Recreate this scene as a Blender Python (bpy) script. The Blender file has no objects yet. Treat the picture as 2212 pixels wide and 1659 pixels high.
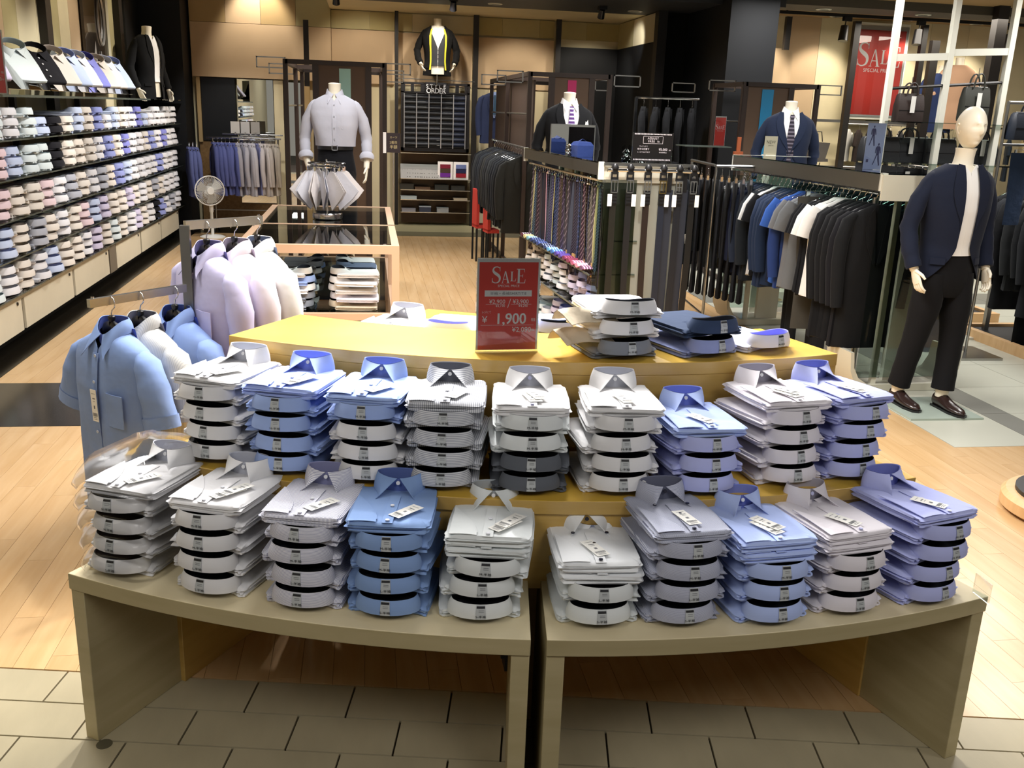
import bpy, bmesh, math, random
import numpy as np
from mathutils import Vector, Matrix, noise
PI=math.pi; R=math.radians
SC=bpy.context.scene; COL=SC.collection
random.seed(7)
# ---------------------------------------------------------------- camera
cam=bpy.data.cameras.new('camera'); camo=bpy.data.objects.new('camera',cam); COL.objects.link(camo)
cam.sensor_fit='HORIZONTAL'; cam.sensor_width=36.0; cam.lens=36.0*2030.7/2212.0
cam.clip_start=0.05; cam.clip_end=100
yaw,pit,rol=R(9.026),R(16.212),R(2.104)
fw=Vector((math.sin(yaw)*math.cos(pit),math.cos(yaw)*math.cos(pit),-math.sin(pit)))
rt=Vector((math.cos(yaw),-math.sin(yaw),0)); up=rt.cross(fw)
r2=rt*math.cos(rol)+up*math.sin(rol); u2=-rt*math.sin(rol)+up*math.cos(rol)
m=Matrix((r2,u2,-fw)).transposed().to_4x4(); m.translation=Vector((0,0,1.78)); camo.matrix_world=m
SC.camera=camo
# ---------------------------------------------------------------- world, exposure
w=bpy.data.worlds.new('world'); SC.world=w; w.use_nodes=True
w.node_tree.nodes['Background'].inputs[0].default_value=(1.0,0.93,0.80,1)
w.node_tree.nodes['Background'].inputs[1].default_value=0.2
SC.view_settings.view_transform='Standard'; SC.view_settings.look='None'
SC.view_settings.exposure=0.42; SC.view_settings.gamma=1.0; SC.view_settings.use_curve_mapping=False
SC.cycles.max_bounces=7; SC.cycles.transparent_max_bounces=24; SC.cycles.glossy_bounces=3
SC.cycles.caustics_reflective=False; SC.cycles.caustics_refractive=False
SC.cycles.sample_clamp_indirect=3.0
# ---------------------------------------------------------------- shop spots and added fill lights
def area(loc,size,power,color=(1,0.93,0.84),rot=(0,0,0),sy=None,spread=None,name='added_fill_light'):  # area lights are added as unseen fill at ceiling height
    l=bpy.data.lights.new(name,'AREA'); l.energy=power; l.color=color; l.size=size
    if sy: l.shape='RECTANGLE'; l.size_y=sy
    if spread: l.spread=spread
    o=bpy.data.objects.new(name,l); COL.objects.link(o); o.location=loc; o.rotation_euler=rot; return o
def spot(loc,to,power,ang=50,color=(1,0.93,0.84),rad=0.05,blend=0.6,name='spot_lamp'):
    l=bpy.data.lights.new(name,'SPOT'); l.energy=power; l.color=color; l.spot_size=R(ang); l.spot_blend=blend; l.shadow_soft_size=rad
    o=bpy.data.objects.new(name,l); COL.objects.link(o); o.location=loc
    o.rotation_euler=(Vector(to)-Vector(loc)).to_track_quat('-Z','Y').to_euler(); return o
WH=(1.0,0.965,0.93); WM=(1.0,0.90,0.76)
for lx in (-1.5,0.6,2.8):
    area((lx,3.9,3.25),0.9,34 if lx<2 else 22,WH,spread=R(150))
area((0.8,5.0,3.25),1.6,110,WH,spread=R(120))
spot((0.1,5.2,3.2),(0.05,3.08,1.06),330,27,WH)
spot((1.6,5.4,3.2),(1.4,2.6,0.8),190,60,WH)
spot((0.2,5.2,3.2),(0.1,2.5,0.8),170,60,WH)
spot((-0.7,4.9,3.2),(-0.4,2.7,0.8),180,55,WH)
for ly in (7.5,9.6,11.6):
    spot((-1.2,ly,3.2),(-2.75,ly,0.9),125,75,WH)
    spot((-1.0,ly+0.9,3.2),(-2.9,ly+0.9,2.0),90,60,WM)
for lx,ly in ((0.3,7.4),(-0.4,10.6),(0.9,11.0),(2.6,8.2),(2.3,10.9),(3.7,7.2),(4.6,10.4),(5.6,6.6),(6.6,9.6)):
    area((lx,ly,3.04 if ly>10.95 else 3.2),0.8,38,WH,spread=R(140))
spot((-1.45,13.85,3.5),(-1.47,14.25,2.85),60,75,WM)
spot((3.2,12.8,3.0),(4.0,13.6,2.5),20,50,WH)
for lx in (5.4,6.4,7.6,8.6): spot((lx,12.7,3.15),(lx,13.45,1.9),60,75,WM)
for lx,ly in ((-1.5,0.0),(1.5,-0.5),(4.5,0.5)): area((lx,ly,3.2),1.4,31,WH)  # frontal fill added around the camera
for lx in (1.0,2.2,3.2): spot((lx,13.3,3.03),(lx,14.35,1.5),45,90,WM)
spot((0.0,13.0,3.0),(0.0,14.35,1.8),40,90,WM)
spot((-0.3,8.2,3.2),(-0.3,9.0,1.5),70,45,WH)
spot((2.0,8.0,3.2),(1.9,9.0,1.5),60,45,WH)
spot((4.0,7.9,3.2),(4.1,9.0,1.5),60,45,WH)
spot((1.6,4.9,3.2),(1.3,7.2,0.6),150,50,WH)
spot((3.6,4.0,3.2),(3.6,5.6,1.2),80,45,WH)
area((7.3,11.6,3.05),1.5,60,WM)  # area light added to brighten the right hall
area((6.2,8.2,3.2),1.2,36,WH)
spot((-1.7,12.2,3.2),(-1.7,13.8,1.0),90,60,WH)  # spot added to brighten the shirts on the back rail
spot((0.98,12.0,3.0),(0.98,14.2,1.5),70,45,WH)
# ---------------------------------------------------------------- materials
def lin(c):
    if isinstance(c,str):
        c=c.lstrip('#'); c=[int(c[i:i+2],16)/255 for i in (0,2,4)]
        c=[x/12.92 if x<=0.04045 else ((x+0.055)/1.055)**2.4 for x in c]
    return (c[0],c[1],c[2],1)
_M={}
def nodes(name):
    m=bpy.data.materials.new(name); m.use_nodes=True; nt=m.node_tree
    return m,nt,nt.nodes['Principled BSDF']
def mat(name,color,rough=0.6,metal=0.0,spec=0.5,coat=0,var=0.0,vscale=6.0,bump=0.0,bscale=60.0,emit=0,stretch=None):
    k=('m',name)
    if k in _M: return _M[k]
    m,nt,b=nodes(name); c=lin(color)
    b.inputs['Base Color'].default_value=c; b.inputs['Roughness'].default_value=rough
    b.inputs['Metallic'].default_value=metal; b.inputs['Specular IOR Level'].default_value=spec
    b.inputs['Coat Weight'].default_value=coat
    if emit: b.inputs['Emission Color'].default_value=c; b.inputs['Emission Strength'].default_value=emit
    if var or bump:
        tc=nt.nodes.new('ShaderNodeTexCoord'); src=tc.outputs['Object']
        if stretch:
            mp=nt.nodes.new('ShaderNodeMapping'); mp.inputs['Scale'].default_value=stretch; nt.links.new(src,mp.inputs[0]); src=mp.outputs[0]
        if var:
            n=nt.nodes.new('ShaderNodeTexNoise'); n.inputs['Scale'].default_value=vscale; n.inputs['Detail'].default_value=5; nt.links.new(src,n.inputs['Vector'])
            mr=nt.nodes.new('ShaderNodeMapRange'); mr.inputs[1].default_value=0.3; mr.inputs[2].default_value=0.7; mr.inputs[3].default_value=1-var; mr.inputs[4].default_value=1+var*0.5
            nt.links.new(n.outputs['Fac'],mr.inputs[0])
            mx=nt.nodes.new('ShaderNodeVectorMath'); mx.operation='SCALE'; mx.inputs[0].default_value=c[:3]
            nt.links.new(mr.outputs[0],mx.inputs['Scale']); nt.links.new(mx.outputs[0],b.inputs['Base Color'])
        if bump:
            n2=nt.nodes.new('ShaderNodeTexNoise'); n2.inputs['Scale'].default_value=bscale; n2.inputs['Detail'].default_value=4; nt.links.new(src,n2.inputs['Vector'])
            bp=nt.nodes.new('ShaderNodeBump'); bp.inputs['Strength'].default_value=bump; bp.inputs['Distance'].default_value=0.005
            nt.links.new(n2.outputs['Fac'],bp.inputs['Height']); nt.links.new(bp.outputs[0],b.inputs['Normal'])
    _M[k]=m; return m
def cloth(color,stripe=None,axis=0,freq=200.0,width=0.35,rough=0.85,bump=0.25,sheen=0.03,soft=14.0,name=None):
    k=('c',str(color),str(stripe),axis,freq,width,bump)
    if k in _M: return _M[k]
    m,nt,b=nodes(name or 'fabric'); c=lin(color)
    b.inputs['Base Color'].default_value=c; b.inputs['Roughness'].default_value=rough; b.inputs['Specular IOR Level'].default_value=0.2
    b.inputs['Sheen Weight'].default_value=sheen
    tc=nt.nodes.new('ShaderNodeTexCoord')
    if stripe:
        sp=nt.nodes.new('ShaderNodeSeparateXYZ'); nt.links.new(tc.outputs['Object'],sp.inputs[0])
        mu=nt.nodes.new('ShaderNodeMath'); mu.operation='MULTIPLY'; mu.inputs[1].default_value=freq
        if axis==3:
            ad=nt.nodes.new('ShaderNodeMath'); ad.operation='ADD'; nt.links.new(sp.outputs[1],ad.inputs[0]); nt.links.new(sp.outputs[2],ad.inputs[1]); nt.links.new(ad.outputs[0],mu.inputs[0])
        else: nt.links.new(sp.outputs[axis],mu.inputs[0])
        fr=nt.nodes.new('ShaderNodeMath'); fr.operation='FRACT'; nt.links.new(mu.outputs[0],fr.inputs[0])
        gt=nt.nodes.new('ShaderNodeMath'); gt.operation='LESS_THAN'; gt.inputs[1].default_value=width; nt.links.new(fr.outputs[0],gt.inputs[0])
        mx=nt.nodes.new('ShaderNodeMix'); mx.data_type='RGBA'; mx.inputs[6].default_value=c; mx.inputs[7].default_value=lin(stripe)
        nt.links.new(gt.outputs[0],mx.inputs[0]); nt.links.new(mx.outputs[2],b.inputs['Base Color'])
    if bump:
        n=nt.nodes.new('ShaderNodeTexNoise'); n.inputs['Scale'].default_value=soft; n.inputs['Detail'].default_value=3; nt.links.new(tc.outputs['Object'],n.inputs['Vector'])
        bp=nt.nodes.new('ShaderNodeBump'); bp.inputs['Strength'].default_value=bump; bp.inputs['Distance'].default_value=0.02
        nt.links.new(n.outputs['Fac'],bp.inputs['Height']); nt.links.new(bp.outputs[0],b.inputs['Normal'])
    _M[k]=m; return m
def glass(name,tint='#e8f2ee',refl=1.0,alpha=0.92,rough=0.0):
    k=('g',name)
    if k in _M: return _M[k]
    m=bpy.data.materials.new(name); m.use_nodes=True; nt=m.node_tree; nt.nodes.clear()
    o=nt.nodes.new('ShaderNodeOutputMaterial'); t=nt.nodes.new('ShaderNodeBsdfTransparent'); c=lin(tint); t.inputs[0].default_value=(c[0]*alpha,c[1]*alpha,c[2]*alpha,1)
    g=nt.nodes.new('ShaderNodeBsdfGlossy'); g.inputs['Roughness'].default_value=rough; g.inputs[0].default_value=(1,1,1,1)
    f=nt.nodes.new('ShaderNodeFresnel'); f.inputs[0].default_value=1.45
    mu=nt.nodes.new('ShaderNodeMath'); mu.operation='MULTIPLY'; mu.inputs[1].default_value=refl; mu.use_clamp=True; nt.links.new(f.outputs[0],mu.inputs[0])
    mx=nt.nodes.new('ShaderNodeMixShader'); nt.links.new(mu.outputs[0],mx.inputs[0]); nt.links.new(t.outputs[0],mx.inputs[1]); nt.links.new(g.outputs[0],mx.inputs[2]); nt.links.new(mx.outputs[0],o.inputs[0])
    _M[k]=m; return m
def wood(name,c1,c2,rough=0.35,scale=(14,1.2,14),coat=0.0,bump=0.03):
    k=('w',name)
    if k in _M: return _M[k]
    m,nt,b=nodes(name); b.inputs['Roughness'].default_value=rough; b.inputs['Coat Weight'].default_value=coat; b.inputs['Coat Roughness'].default_value=0.12
    tc=nt.nodes.new('ShaderNodeTexCoord'); mp=nt.nodes.new('ShaderNodeMapping'); mp.inputs['Scale'].default_value=scale; nt.links.new(tc.outputs['Object'],mp.inputs[0])
    oi=nt.nodes.new('ShaderNodeObjectInfo'); va=nt.nodes.new('ShaderNodeVectorMath'); nt.links.new(mp.outputs[0],va.inputs[0])
    ms=nt.nodes.new('ShaderNodeMath'); ms.operation='MULTIPLY'; ms.inputs[1].default_value=37.0; nt.links.new(oi.outputs['Random'],ms.inputs[0]); nt.links.new(ms.outputs[0],va.inputs[1])
    n=nt.nodes.new('ShaderNodeTexNoise'); n.inputs['Scale'].default_value=2.0; n.inputs['Detail'].default_value=6; n.inputs['Distortion'].default_value=0.4; nt.links.new(va.outputs[0],n.inputs['Vector'])
    cr=nt.nodes.new('ShaderNodeValToRGB'); cr.color_ramp.elements[0].position=0.3; cr.color_ramp.elements[1].position=0.72; cr.color_ramp.elements[0].color=lin(c1); cr.color_ramp.elements[1].color=lin(c2)
    nt.links.new(n.outputs['Fac'],cr.inputs[0])
    mr=nt.nodes.new('ShaderNodeMapRange'); mr.inputs[3].default_value=0.93; mr.inputs[4].default_value=1.05; nt.links.new(oi.outputs['Random'],mr.inputs[0])
    sc=nt.nodes.new('ShaderNodeVectorMath'); sc.operation='SCALE'; nt.links.new(cr.outputs[0],sc.inputs[0]); nt.links.new(mr.outputs[0],sc.inputs['Scale'])
    nt.links.new(sc.outputs[0],b.inputs['Base Color'])
    _M[k]=m; return m
# ---------------------------------------------------------------- mesh builder
class MB:
    def __init__(s): s.v=[]; s.f=[]; s.mi=[]; s.k=0
    def mat(s,k): s.k=k; return s
    def add(s,vs,fs):
        n=len(s.v); s.v+= [tuple(v) for v in vs]; s.f+=[tuple(i+n for i in f) for f in fs]; s.mi+=[s.k]*len(fs); return s
    def box(s,c,d,rot=None,mt=None):
        x,y,z=d[0]/2,d[1]/2,d[2]/2
        vs=[Vector((a*x,b*y,e*z)) for e in (-1,1) for b in (-1,1) for a in (-1,1)]
        if rot is not None:
            q=Matrix.Rotation(rot,3,'Z') if isinstance(rot,(int,float)) else rot
            vs=[q@v for v in vs]
        vs=[v+Vector(c) for v in vs]
        return s.add(vs,[(0,2,3,1),(4,5,7,6),(0,1,5,4),(2,6,7,3),(0,4,6,2),(1,3,7,5)])
    def bx(s,a,b): # corner to corner
        return s.box([(a[i]+b[i])/2 for i in range(3)],[abs(a[i]-b[i]) for i in range(3)])
    def loft(s,rings,cap0=True,cap1=True,closed=True):
        n=len(rings[0]); vs=[p for r in rings for p in r]; fs=[]
        for i in range(len(rings)-1):
            for j in range(n if closed else n-1):
                a=i*n+j; b=i*n+(j+1)%n; fs.append((a,b,b+n,a+n))
        if cap0: fs.append(tuple(range(n-1,-1,-1)))
        if cap1: fs.append(tuple((len(rings)-1)*n+j for j in range(n)))
        return s.add(vs,fs)
    def tube(s,pts,r,n=8,cap=True,flat=1.0,ref=None):
        pts=[Vector(p) for p in pts]; rs=r if isinstance(r,(list,tuple)) else [r]*len(pts); rings=[]
        prev=None
        for i,p in enumerate(pts):
            t=(pts[min(i+1,len(pts)-1)]-pts[max(i-1,0)]).normalized()
            if prev is None:
                a=Vector(ref) if ref else (Vector((0,0,1)) if abs(t.z)<0.9 else Vector((0,1,0)))
                u=(a-t*a.dot(t)).normalized()
            else: u=(prev-t*prev.dot(t)).normalized()
            prev=u; w_=t.cross(u)
            rr=rs[i]; rx,ry=(rr if isinstance(rr,(tuple,list)) else (rr,rr*flat))
            rings.append([p+u*(rx*math.cos(2*PI*k/n))+w_*(ry*math.sin(2*PI*k/n)) for k in range(n)])
        return s.loft(rings,cap,cap)
    def cyl(s,c,r,h,n=20,r2=None,axis='Z'):
        r2=r if r2 is None else r2; rings=[]
        for z,rr in ((0,r),(h,r2)):
            ring=[]
            for k in range(n):
                a=2*PI*k/n; x,y=rr*math.cos(a),rr*math.sin(a)
                ring.append({'Z':(c[0]+x,c[1]+y,c[2]+z),'Y':(c[0]+x,c[1]+z,c[2]+y),'X':(c[0]+z,c[1]+x,c[2]+y)}[axis])
            rings.append(ring)
        return s.loft(rings)
    def lathe(s,c,prof,n=24):
        return s.loft([[(c[0]+r*math.cos(2*PI*k/n),c[1]+r*math.sin(2*PI*k/n),c[2]+z) for k in range(n)] for r,z in prof])
    def prism(s,poly,z0,z1):
        n=len(poly)
        return s.add([(x,y,z0) for x,y in poly]+[(x,y,z1) for x,y in poly],[tuple(range(n-1,-1,-1)),tuple(range(n,2*n))]+[(i,(i+1)%n,(i+1)%n+n,i+n) for i in range(n)])
    def sheet(s,grid,th=0.0):
        # grid of points [i][j] -> surface, thickened along averaged normal when th
        a=len(grid); b=len(grid[0]); P=[[Vector(p) for p in r] for r in grid]
        if not th:
            return s.add([p for r in P for p in r],[(i*b+j,i*b+j+1,(i+1)*b+j+1,(i+1)*b+j) for i in range(a-1) for j in range(b-1)])
        Q=[]
        for i in range(a):
            row=[]
            for j in range(b):
                du=P[min(i+1,a-1)][j]-P[max(i-1,0)][j]; dv=P[i][min(j+1,b-1)]-P[i][max(j-1,0)]
                nn=du.cross(dv); nn=nn.normalized() if nn.length>1e-9 else Vector((0,0,1)); row.append(P[i][j]+nn*th)
            Q.append(row)
        vs=[p for r in P for p in r]+[p for r in Q for p in r]; N=a*b; fs=[]
        for i in range(a-1):
            for j in range(b-1):
                k=i*b+j; fs.append((k,k+b,k+b+1,k+1)); fs.append((N+k,N+k+1,N+k+b+1,N+k+b))
        for j in range(b-1):
            fs.append((j,j+1,N+j+1,N+j)); k=(a-1)*b+j; fs.append((k+1,k,N+k,N+k+1))
        for i in range(a-1):
            k=i*b; fs.append((k+b,k,N+k,N+k+b)); k=i*b+b-1; fs.append((k,k+b,N+k+b,N+k))
        return s.add(vs,fs)
    def mesh(s,name,mats,smooth=35):
        me=bpy.data.meshes.new(name); me.from_pydata(s.v,[],s.f)
        if not isinstance(mats,(list,tuple)): mats=[mats]
        for m_ in mats: me.materials.append(m_)
        if len(mats)>1: me.polygons.foreach_set('material_index',s.mi)
        if smooth:
            me.polygons.foreach_set('use_smooth',[True]*len(me.polygons)); me.set_sharp_from_angle(angle=R(smooth))
        me.validate(); me.update(); return me
    def build(s,name,mats,parent=None,smooth=35,loc=None):
        return ob(name,s.mesh(name,mats,smooth),parent,loc)
def ob(name,me,parent=None,loc=None,rz=0,label=None):
    o=bpy.data.objects.new(name,me); COL.objects.link(o)
    if parent is not None: o.parent=parent
    if loc is not None: o.location=loc
    if rz: o.rotation_euler=(0,0,rz)
    if label: o['label']=label
    return o
def tag(o,label,cat,group=None,kind=None):
    o['label']=label; o['category']=cat
    if group: o['group']=group
    if kind: o['kind']=kind
    return o
def struct(o): o['kind']='structure'; return o
def thing(name,label,cat,loc=(0,0,0),rz=0,group=None):
    o=bpy.data.objects.new(name,None); COL.objects.link(o); o.empty_display_size=0.1
    o.location=loc; o.rotation_euler=(0,0,rz); return tag(o,label,cat,group)
def copytree(r,loc,rz,label,group=None):
    c=r.copy(); COL.objects.link(c); c.location=loc; c.rotation_euler=(0,0,rz); c['label']=label
    if group: c['group']=group
    for ch in r.children:
        d=ch.copy(); COL.objects.link(d); d.parent=c
        for g in ch.children:
            e=g.copy(); COL.objects.link(e); e.parent=d
    return c
_T={}
def textmesh(t,size=1.0,align='CENTER',spacing=1.0,depth=0.0):
    k=(t,size,align,spacing,depth)
    if k in _T: return _T[k]
    cu=bpy.data.curves.new('t','FONT'); cu.body=t; cu.size=size; cu.align_x=align; cu.space_character=spacing; cu.extrude=depth; cu.resolution_u=3
    o=bpy.data.objects.new('t',cu); COL.objects.link(o); dg=bpy.context.evaluated_depsgraph_get(); dg.update()
    me=bpy.data.meshes.new_from_object(o.evaluated_get(dg)); bpy.data.objects.remove(o); bpy.data.curves.remove(cu)
    vs=[tuple(v.co) for v in me.vertices]; fs=[tuple(p.vertices) for p in me.polygons]; bpy.data.meshes.remove(me)
    _T[k]=(vs,fs); return _T[k]
def puttext(mb,t,size,x,y,align='CENTER',F=None,spacing=1.0,sx=1.0):
    """add flat letters to a builder; F maps (x,y) of the printed plane to a 3D point"""
    vs,fs=textmesh(t,size,align,spacing)
    mb.add([F(x+v[0]*sx,y+v[1]) for v in vs],fs)
def num(i): return ['first','second','third','fourth','fifth','sixth','seventh','eighth','ninth','tenth','eleventh','twelfth','thirteenth','fourteenth','fifteenth','sixteenth','seventeenth','eighteenth','nineteenth','twentieth','twenty-first','twenty-second','twenty-third','twenty-fourth','twenty-fifth','twenty-sixth','twenty-seventh','twenty-eighth','twenty-ninth','thirtieth','thirty-first','thirty-second','thirty-third','thirty-fourth'][i]
# ---- serif capitals for the sale signs, drawn as polygons in a unit-high box
def serif_S(n=26):
    # centre line of the S with varying stroke width
    pts=[(0.50,0.80,0.02),(0.475,0.90,0.03),(0.38,0.965,0.05),(0.27,0.975,0.055),(0.16,0.93,0.075),(0.10,0.83,0.10),(0.11,0.71,0.13),(0.20,0.61,0.16),(0.32,0.53,0.175),(0.43,0.44,0.165),(0.49,0.33,0.13),(0.485,0.19,0.10),(0.42,0.08,0.075),(0.30,0.025,0.05),(0.18,0.03,0.05),(0.08,0.10,0.035),(0.05,0.23,0.02)]
    P=[]
    for i in range(len(pts)-1):
        p0=pts[max(i-1,0)];p1=pts[i];p2=pts[i+1];p3=pts[min(i+2,len(pts)-1)]
        for k in range(3):
            t=k/3; P.append(tuple(0.5*((2*p1[a])+(-p0[a]+p2[a])*t+(2*p0[a]-5*p1[a]+4*p2[a]-p3[a])*t*t+(-p0[a]+3*p1[a]-3*p2[a]+p3[a])*t**3) for a in range(3)))
    P.append(pts[-1]); L=[];Q=[]
    for i,p in enumerate(P):
        a=P[max(i-1,0)]; b=P[min(i+1,len(P)-1)]; dx,dy=b[0]-a[0],b[1]-a[1]; l=math.hypot(dx,dy) or 1; nx,ny=-dy/l,dx/l
        L.append((p[0]+nx*p[2]/2,p[1]+ny*p[2]/2)); Q.append((p[0]-nx*p[2]/2,p[1]-ny*p[2]/2))
    quads=[[L[i],L[i+1],Q[i+1],Q[i]] for i in range(len(P)-1)]
    return quads+[[(0.48,0.97),(0.515,0.97),(0.515,0.72),(0.49,0.72)],[(0.03,0.30),(0.06,0.30),(0.065,0.03),(0.03,0.03)]]
SER={'S':(serif_S(),0.56),
'A':([[(0.30,1.0),(0.38,1.0),(0.66,0.03),(0.52,0.03)],[(0.30,1.0),(0.345,0.92),(0.12,0.03),(0.08,0.03)],[(0.17,0.36),(0.47,0.36),(0.47,0.31),(0.16,0.31)],[(0.0,0.03),(0.2,0.03),(0.2,0),(0,0)],[(0.44,0.03),(0.72,0.03),(0.72,0),(0.44,0)]],0.72),
'L':([[(0.08,0.98),(0.22,0.98),(0.22,0.02),(0.08,0.02)],[(0,1),(0.3,1),(0.3,0.97),(0,0.97)],[(0,0.04),(0.55,0.04),(0.55,0),(0,0)],[(0.50,0.04),(0.55,0.04),(0.58,0.28),(0.555,0.28)]],0.6),
'E':([[(0.08,0.98),(0.22,0.98),(0.22,0.02),(0.08,0.02)],[(0,1),(0.56,1),(0.56,0.96),(0,0.96)],[(0.52,0.96),(0.56,1.0),(0.57,0.76),(0.55,0.76)],[(0.22,0.53),(0.44,0.53),(0.44,0.49),(0.22,0.49)],[(0.42,0.62),(0.45,0.62),(0.45,0.40),(0.42,0.40)],[(0,0.04),(0.6,0.04),(0.6,0),(0,0)],[(0.55,0.04),(0.6,0.04),(0.63,0.28),(0.605,0.28)]],0.64)}
def serif_sale(mb,x,y,h,F):
    """'Sale' as on the signs: tall S and E, small A and L, x = left edge"""
    cx=x
    for ch,hh,dy in (('S',1.0,0.0),('A',0.72,0.0),('L',0.58,0.12),('E',0.86,0.0)):
        polys,wd=SER[ch]
        for p in polys: mb.add([F(cx+q[0]*h*hh,y+(dy+q[1]*hh)*h) for q in p],[tuple(range(len(p)))])
        cx+=wd*h*hh+0.03*h
    return cx-x
# ================================================================ the setting
M_CREAM=mat('wall_cream','#cfc4a2',0.85,var=0.04,vscale=3); M_TAN=mat('wall_tan','#c4aa88',0.8,var=0.05,vscale=3)
M_BLK=mat('black_wall','#131518',0.6,spec=.3); M_DARK=mat('dark_metal','#15110f',0.45); M_BROWN=mat('dark_brown_metal','#2e221c',0.45)
M_STEEL=mat('brushed_steel','#a9a9a6',0.28,1.0); M_CHROME=mat('chrome','#d8d8d8',0.1,1.0); M_WHT=mat('white_metal','#dcdccf',0.4)
M_MIR=mat('mirror','#e6e9e8',0.01,1.0); M_BPL=mat('black_plastic','#141416',0.35); M_WPL=mat('white_plastic','#e9e8e2',0.35)
M_GLASS=glass('clear_glass'); M_GEDGE=mat('glass_edge_green','#3f5a52',0.15,spec=0.8)
C0=(0.811,5.022)   # centre of the curved tables
def clip(poly,n,d):
    out=[]
    for i in range(len(poly)):
        a=poly[i]; b=poly[(i+1)%len(poly)]; da=n[0]*a[0]+n[1]*a[1]-d; db=n[0]*b[0]+n[1]*b[1]-d
        if da>=0: out.append(a)
        if da*db<0:
            t=da/(da-db); out.append((a[0]+(b[0]-a[0])*t,a[1]+(b[1]-a[1])*t))
    return out
fl=MB().bx((-6,-6,-0.06),(12,16,-0.012)).build('floor',mat('grout','#3a3328',0.8),smooth=0); struct(fl)
# boundary of wood and grey tiles: y = 2.909-0.183(x+1.199)
bn=Vector((0.183,1.0)).normalized(); bd=bn.x*-0.353+bn.y*2.704
M_PLANK=wood('floor_plank','#bf9b6c','#cdac80',0.27,(9,0.9,9),coat=0.2)
M_TILE=mat('grey_stone_tile','#aca286',0.33,var=0.10,vscale=3.0,stretch=(3,1,1),bump=0.05,bscale=25)
PW=0.102; PL=0.91; near=[];rest=[]
for i in range(-24,84):
    x0=-2.36 if i==-24 else -0.02+PW*(i+1)-PW; x0=-0.02+PW*i; x1=x0+PW
    if x1<-2.36: continue
    lim=13.6 if x1<3.36 else 4.678
    off=(0.0,0.45,0.2,0.65,0.33)[i%5]
    for j in range(0,14):
        y0=2.0+PL*j-off; y1=y0+PL
        p=[(x0+.0006,y0+.0006),(x1-.0006,y0+.0006),(x1-.0006,y1-.0006),(x0+.0006,y1-.0006)]
        p=clip(p,(bn.x,bn.y),bd+0.004)
        if p: p=clip(p,(1,0),-2.36)
        if p: p=clip(p,(0,-1),-lim)
        # black band of the floor on the left
        if p and x1<-1.28 and y0<6.15 and y1>5.28:
            q=clip(p,(0,-1),-5.28); 
            if len(q)>2: (near if y0<5.4 else rest).append(q)
            p=clip(p,(0,1),6.15)
        if len(p)>2: (near if (y0<4.9) else rest).append(p)
near.sort(key=lambda p:p[0][1]); rest+=near[300:]; near=near[:300]
for k,p in enumerate(near):
    cx=sum(a[0] for a in p)/len(p); cy=sum(a[1] for a in p)/len(p)
    MB().prism([(a-cx,b-cy) for a,b in p],-0.012,0.0).build('plank',M_PLANK,fl,0,(cx,cy,0))
mb=MB()
for p in rest: mb.prism(p,-0.012,0.0)
o=mb.build('far_planks',wood('floor_plank_far','#bf9b6c','#cdac80',0.27,(9,0.9,9),coat=0.2),fl,0); o['kind']='stuff'
# grey tiles in running bond, three courses
td=Vector((1,-0.183)).normalized(); tn=Vector((0.183,1)).normalized(); org=Vector((-0.353,2.704))
for r in range(3):
    for k in range(-10,12):
        off=(0.0,-0.14,0.02)[r]
        a=org+td*(k*0.309+off)-tn*(0.163*r)
        p=[a+td*.003-tn*.003,a+td*.306-tn*.003,a+td*.306-tn*.160,a+td*.003-tn*.160]; c=(p[0]+p[2])/2
        if c.x<-2.3 or c.x>3.2: continue
        MB().prism([(q.x-c.x,q.y-c.y) for q in p][::-1],-0.012,0.0).build('tile',M_TILE,fl,0,(c.x,c.y,0))
a=org-tn*0.492-td*6; b=org-tn*0.492+td*6
MB().prism([tuple(a),tuple(a-tn*3),tuple(b-tn*3),tuple(b)],-0.012,-0.002).build('dark_border',mat('border_brown','#3b2c22',0.5),fl,0)
oc=(-0.755,2.430,0.000)
MB().cyl((oc[0],oc[1],-.004),.022,.0055,24).build('floor_cap',mat('floor_cap_dark','#54503f',.5),fl)
# pale tiles of the walkway at the right with dark inlays
M_PT=mat('pale_tile','#b7b8aa',0.3,var=0.05,vscale=2); M_DT=mat('dark_inlay_tile','#77776f',0.35,var=0.05)
cols=[(3.352,3.918,0),(3.922,4.118,1),(4.122,4.718,0),(4.722,5.318,0),(5.322,5.918,0),(5.922,6.518,0),(6.522,7.118,0),(7.122,7.718,0),(7.722,8.318,0),(8.322,8.918,0)]
for ci,(x0,x1,dk) in enumerate(cols):
    for j in range(14):
        y0=4.682+0.6*j; dd=dk
        if j==7: dd=1
        if ci==5 and j==2: dd=1
        MB().prism([(x0,y0),(x1,y0),(x1,y0+.596),(x0,y0+.596)],-0.012,0.0).build('tile',M_DT if dd else M_PT,fl,0)
M_BG=mat('black_granite','#17140f',0.18,var=0.3,vscale=40)
MB().bx((-3.2,-2,-0.012),(-2.362,14.4,0.001)).build('black_edge_strip',M_BG,fl,0)
MB().bx((-2.36,5.284,-0.012),(-1.28,6.146,0.001)).build('black_inlay',M_BG,fl,0)
MB().bx((-2.36,13.6,-0.012),(6.0,14.4,0.001)).build('black_edge_strip',M_BG,fl,0)
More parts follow.
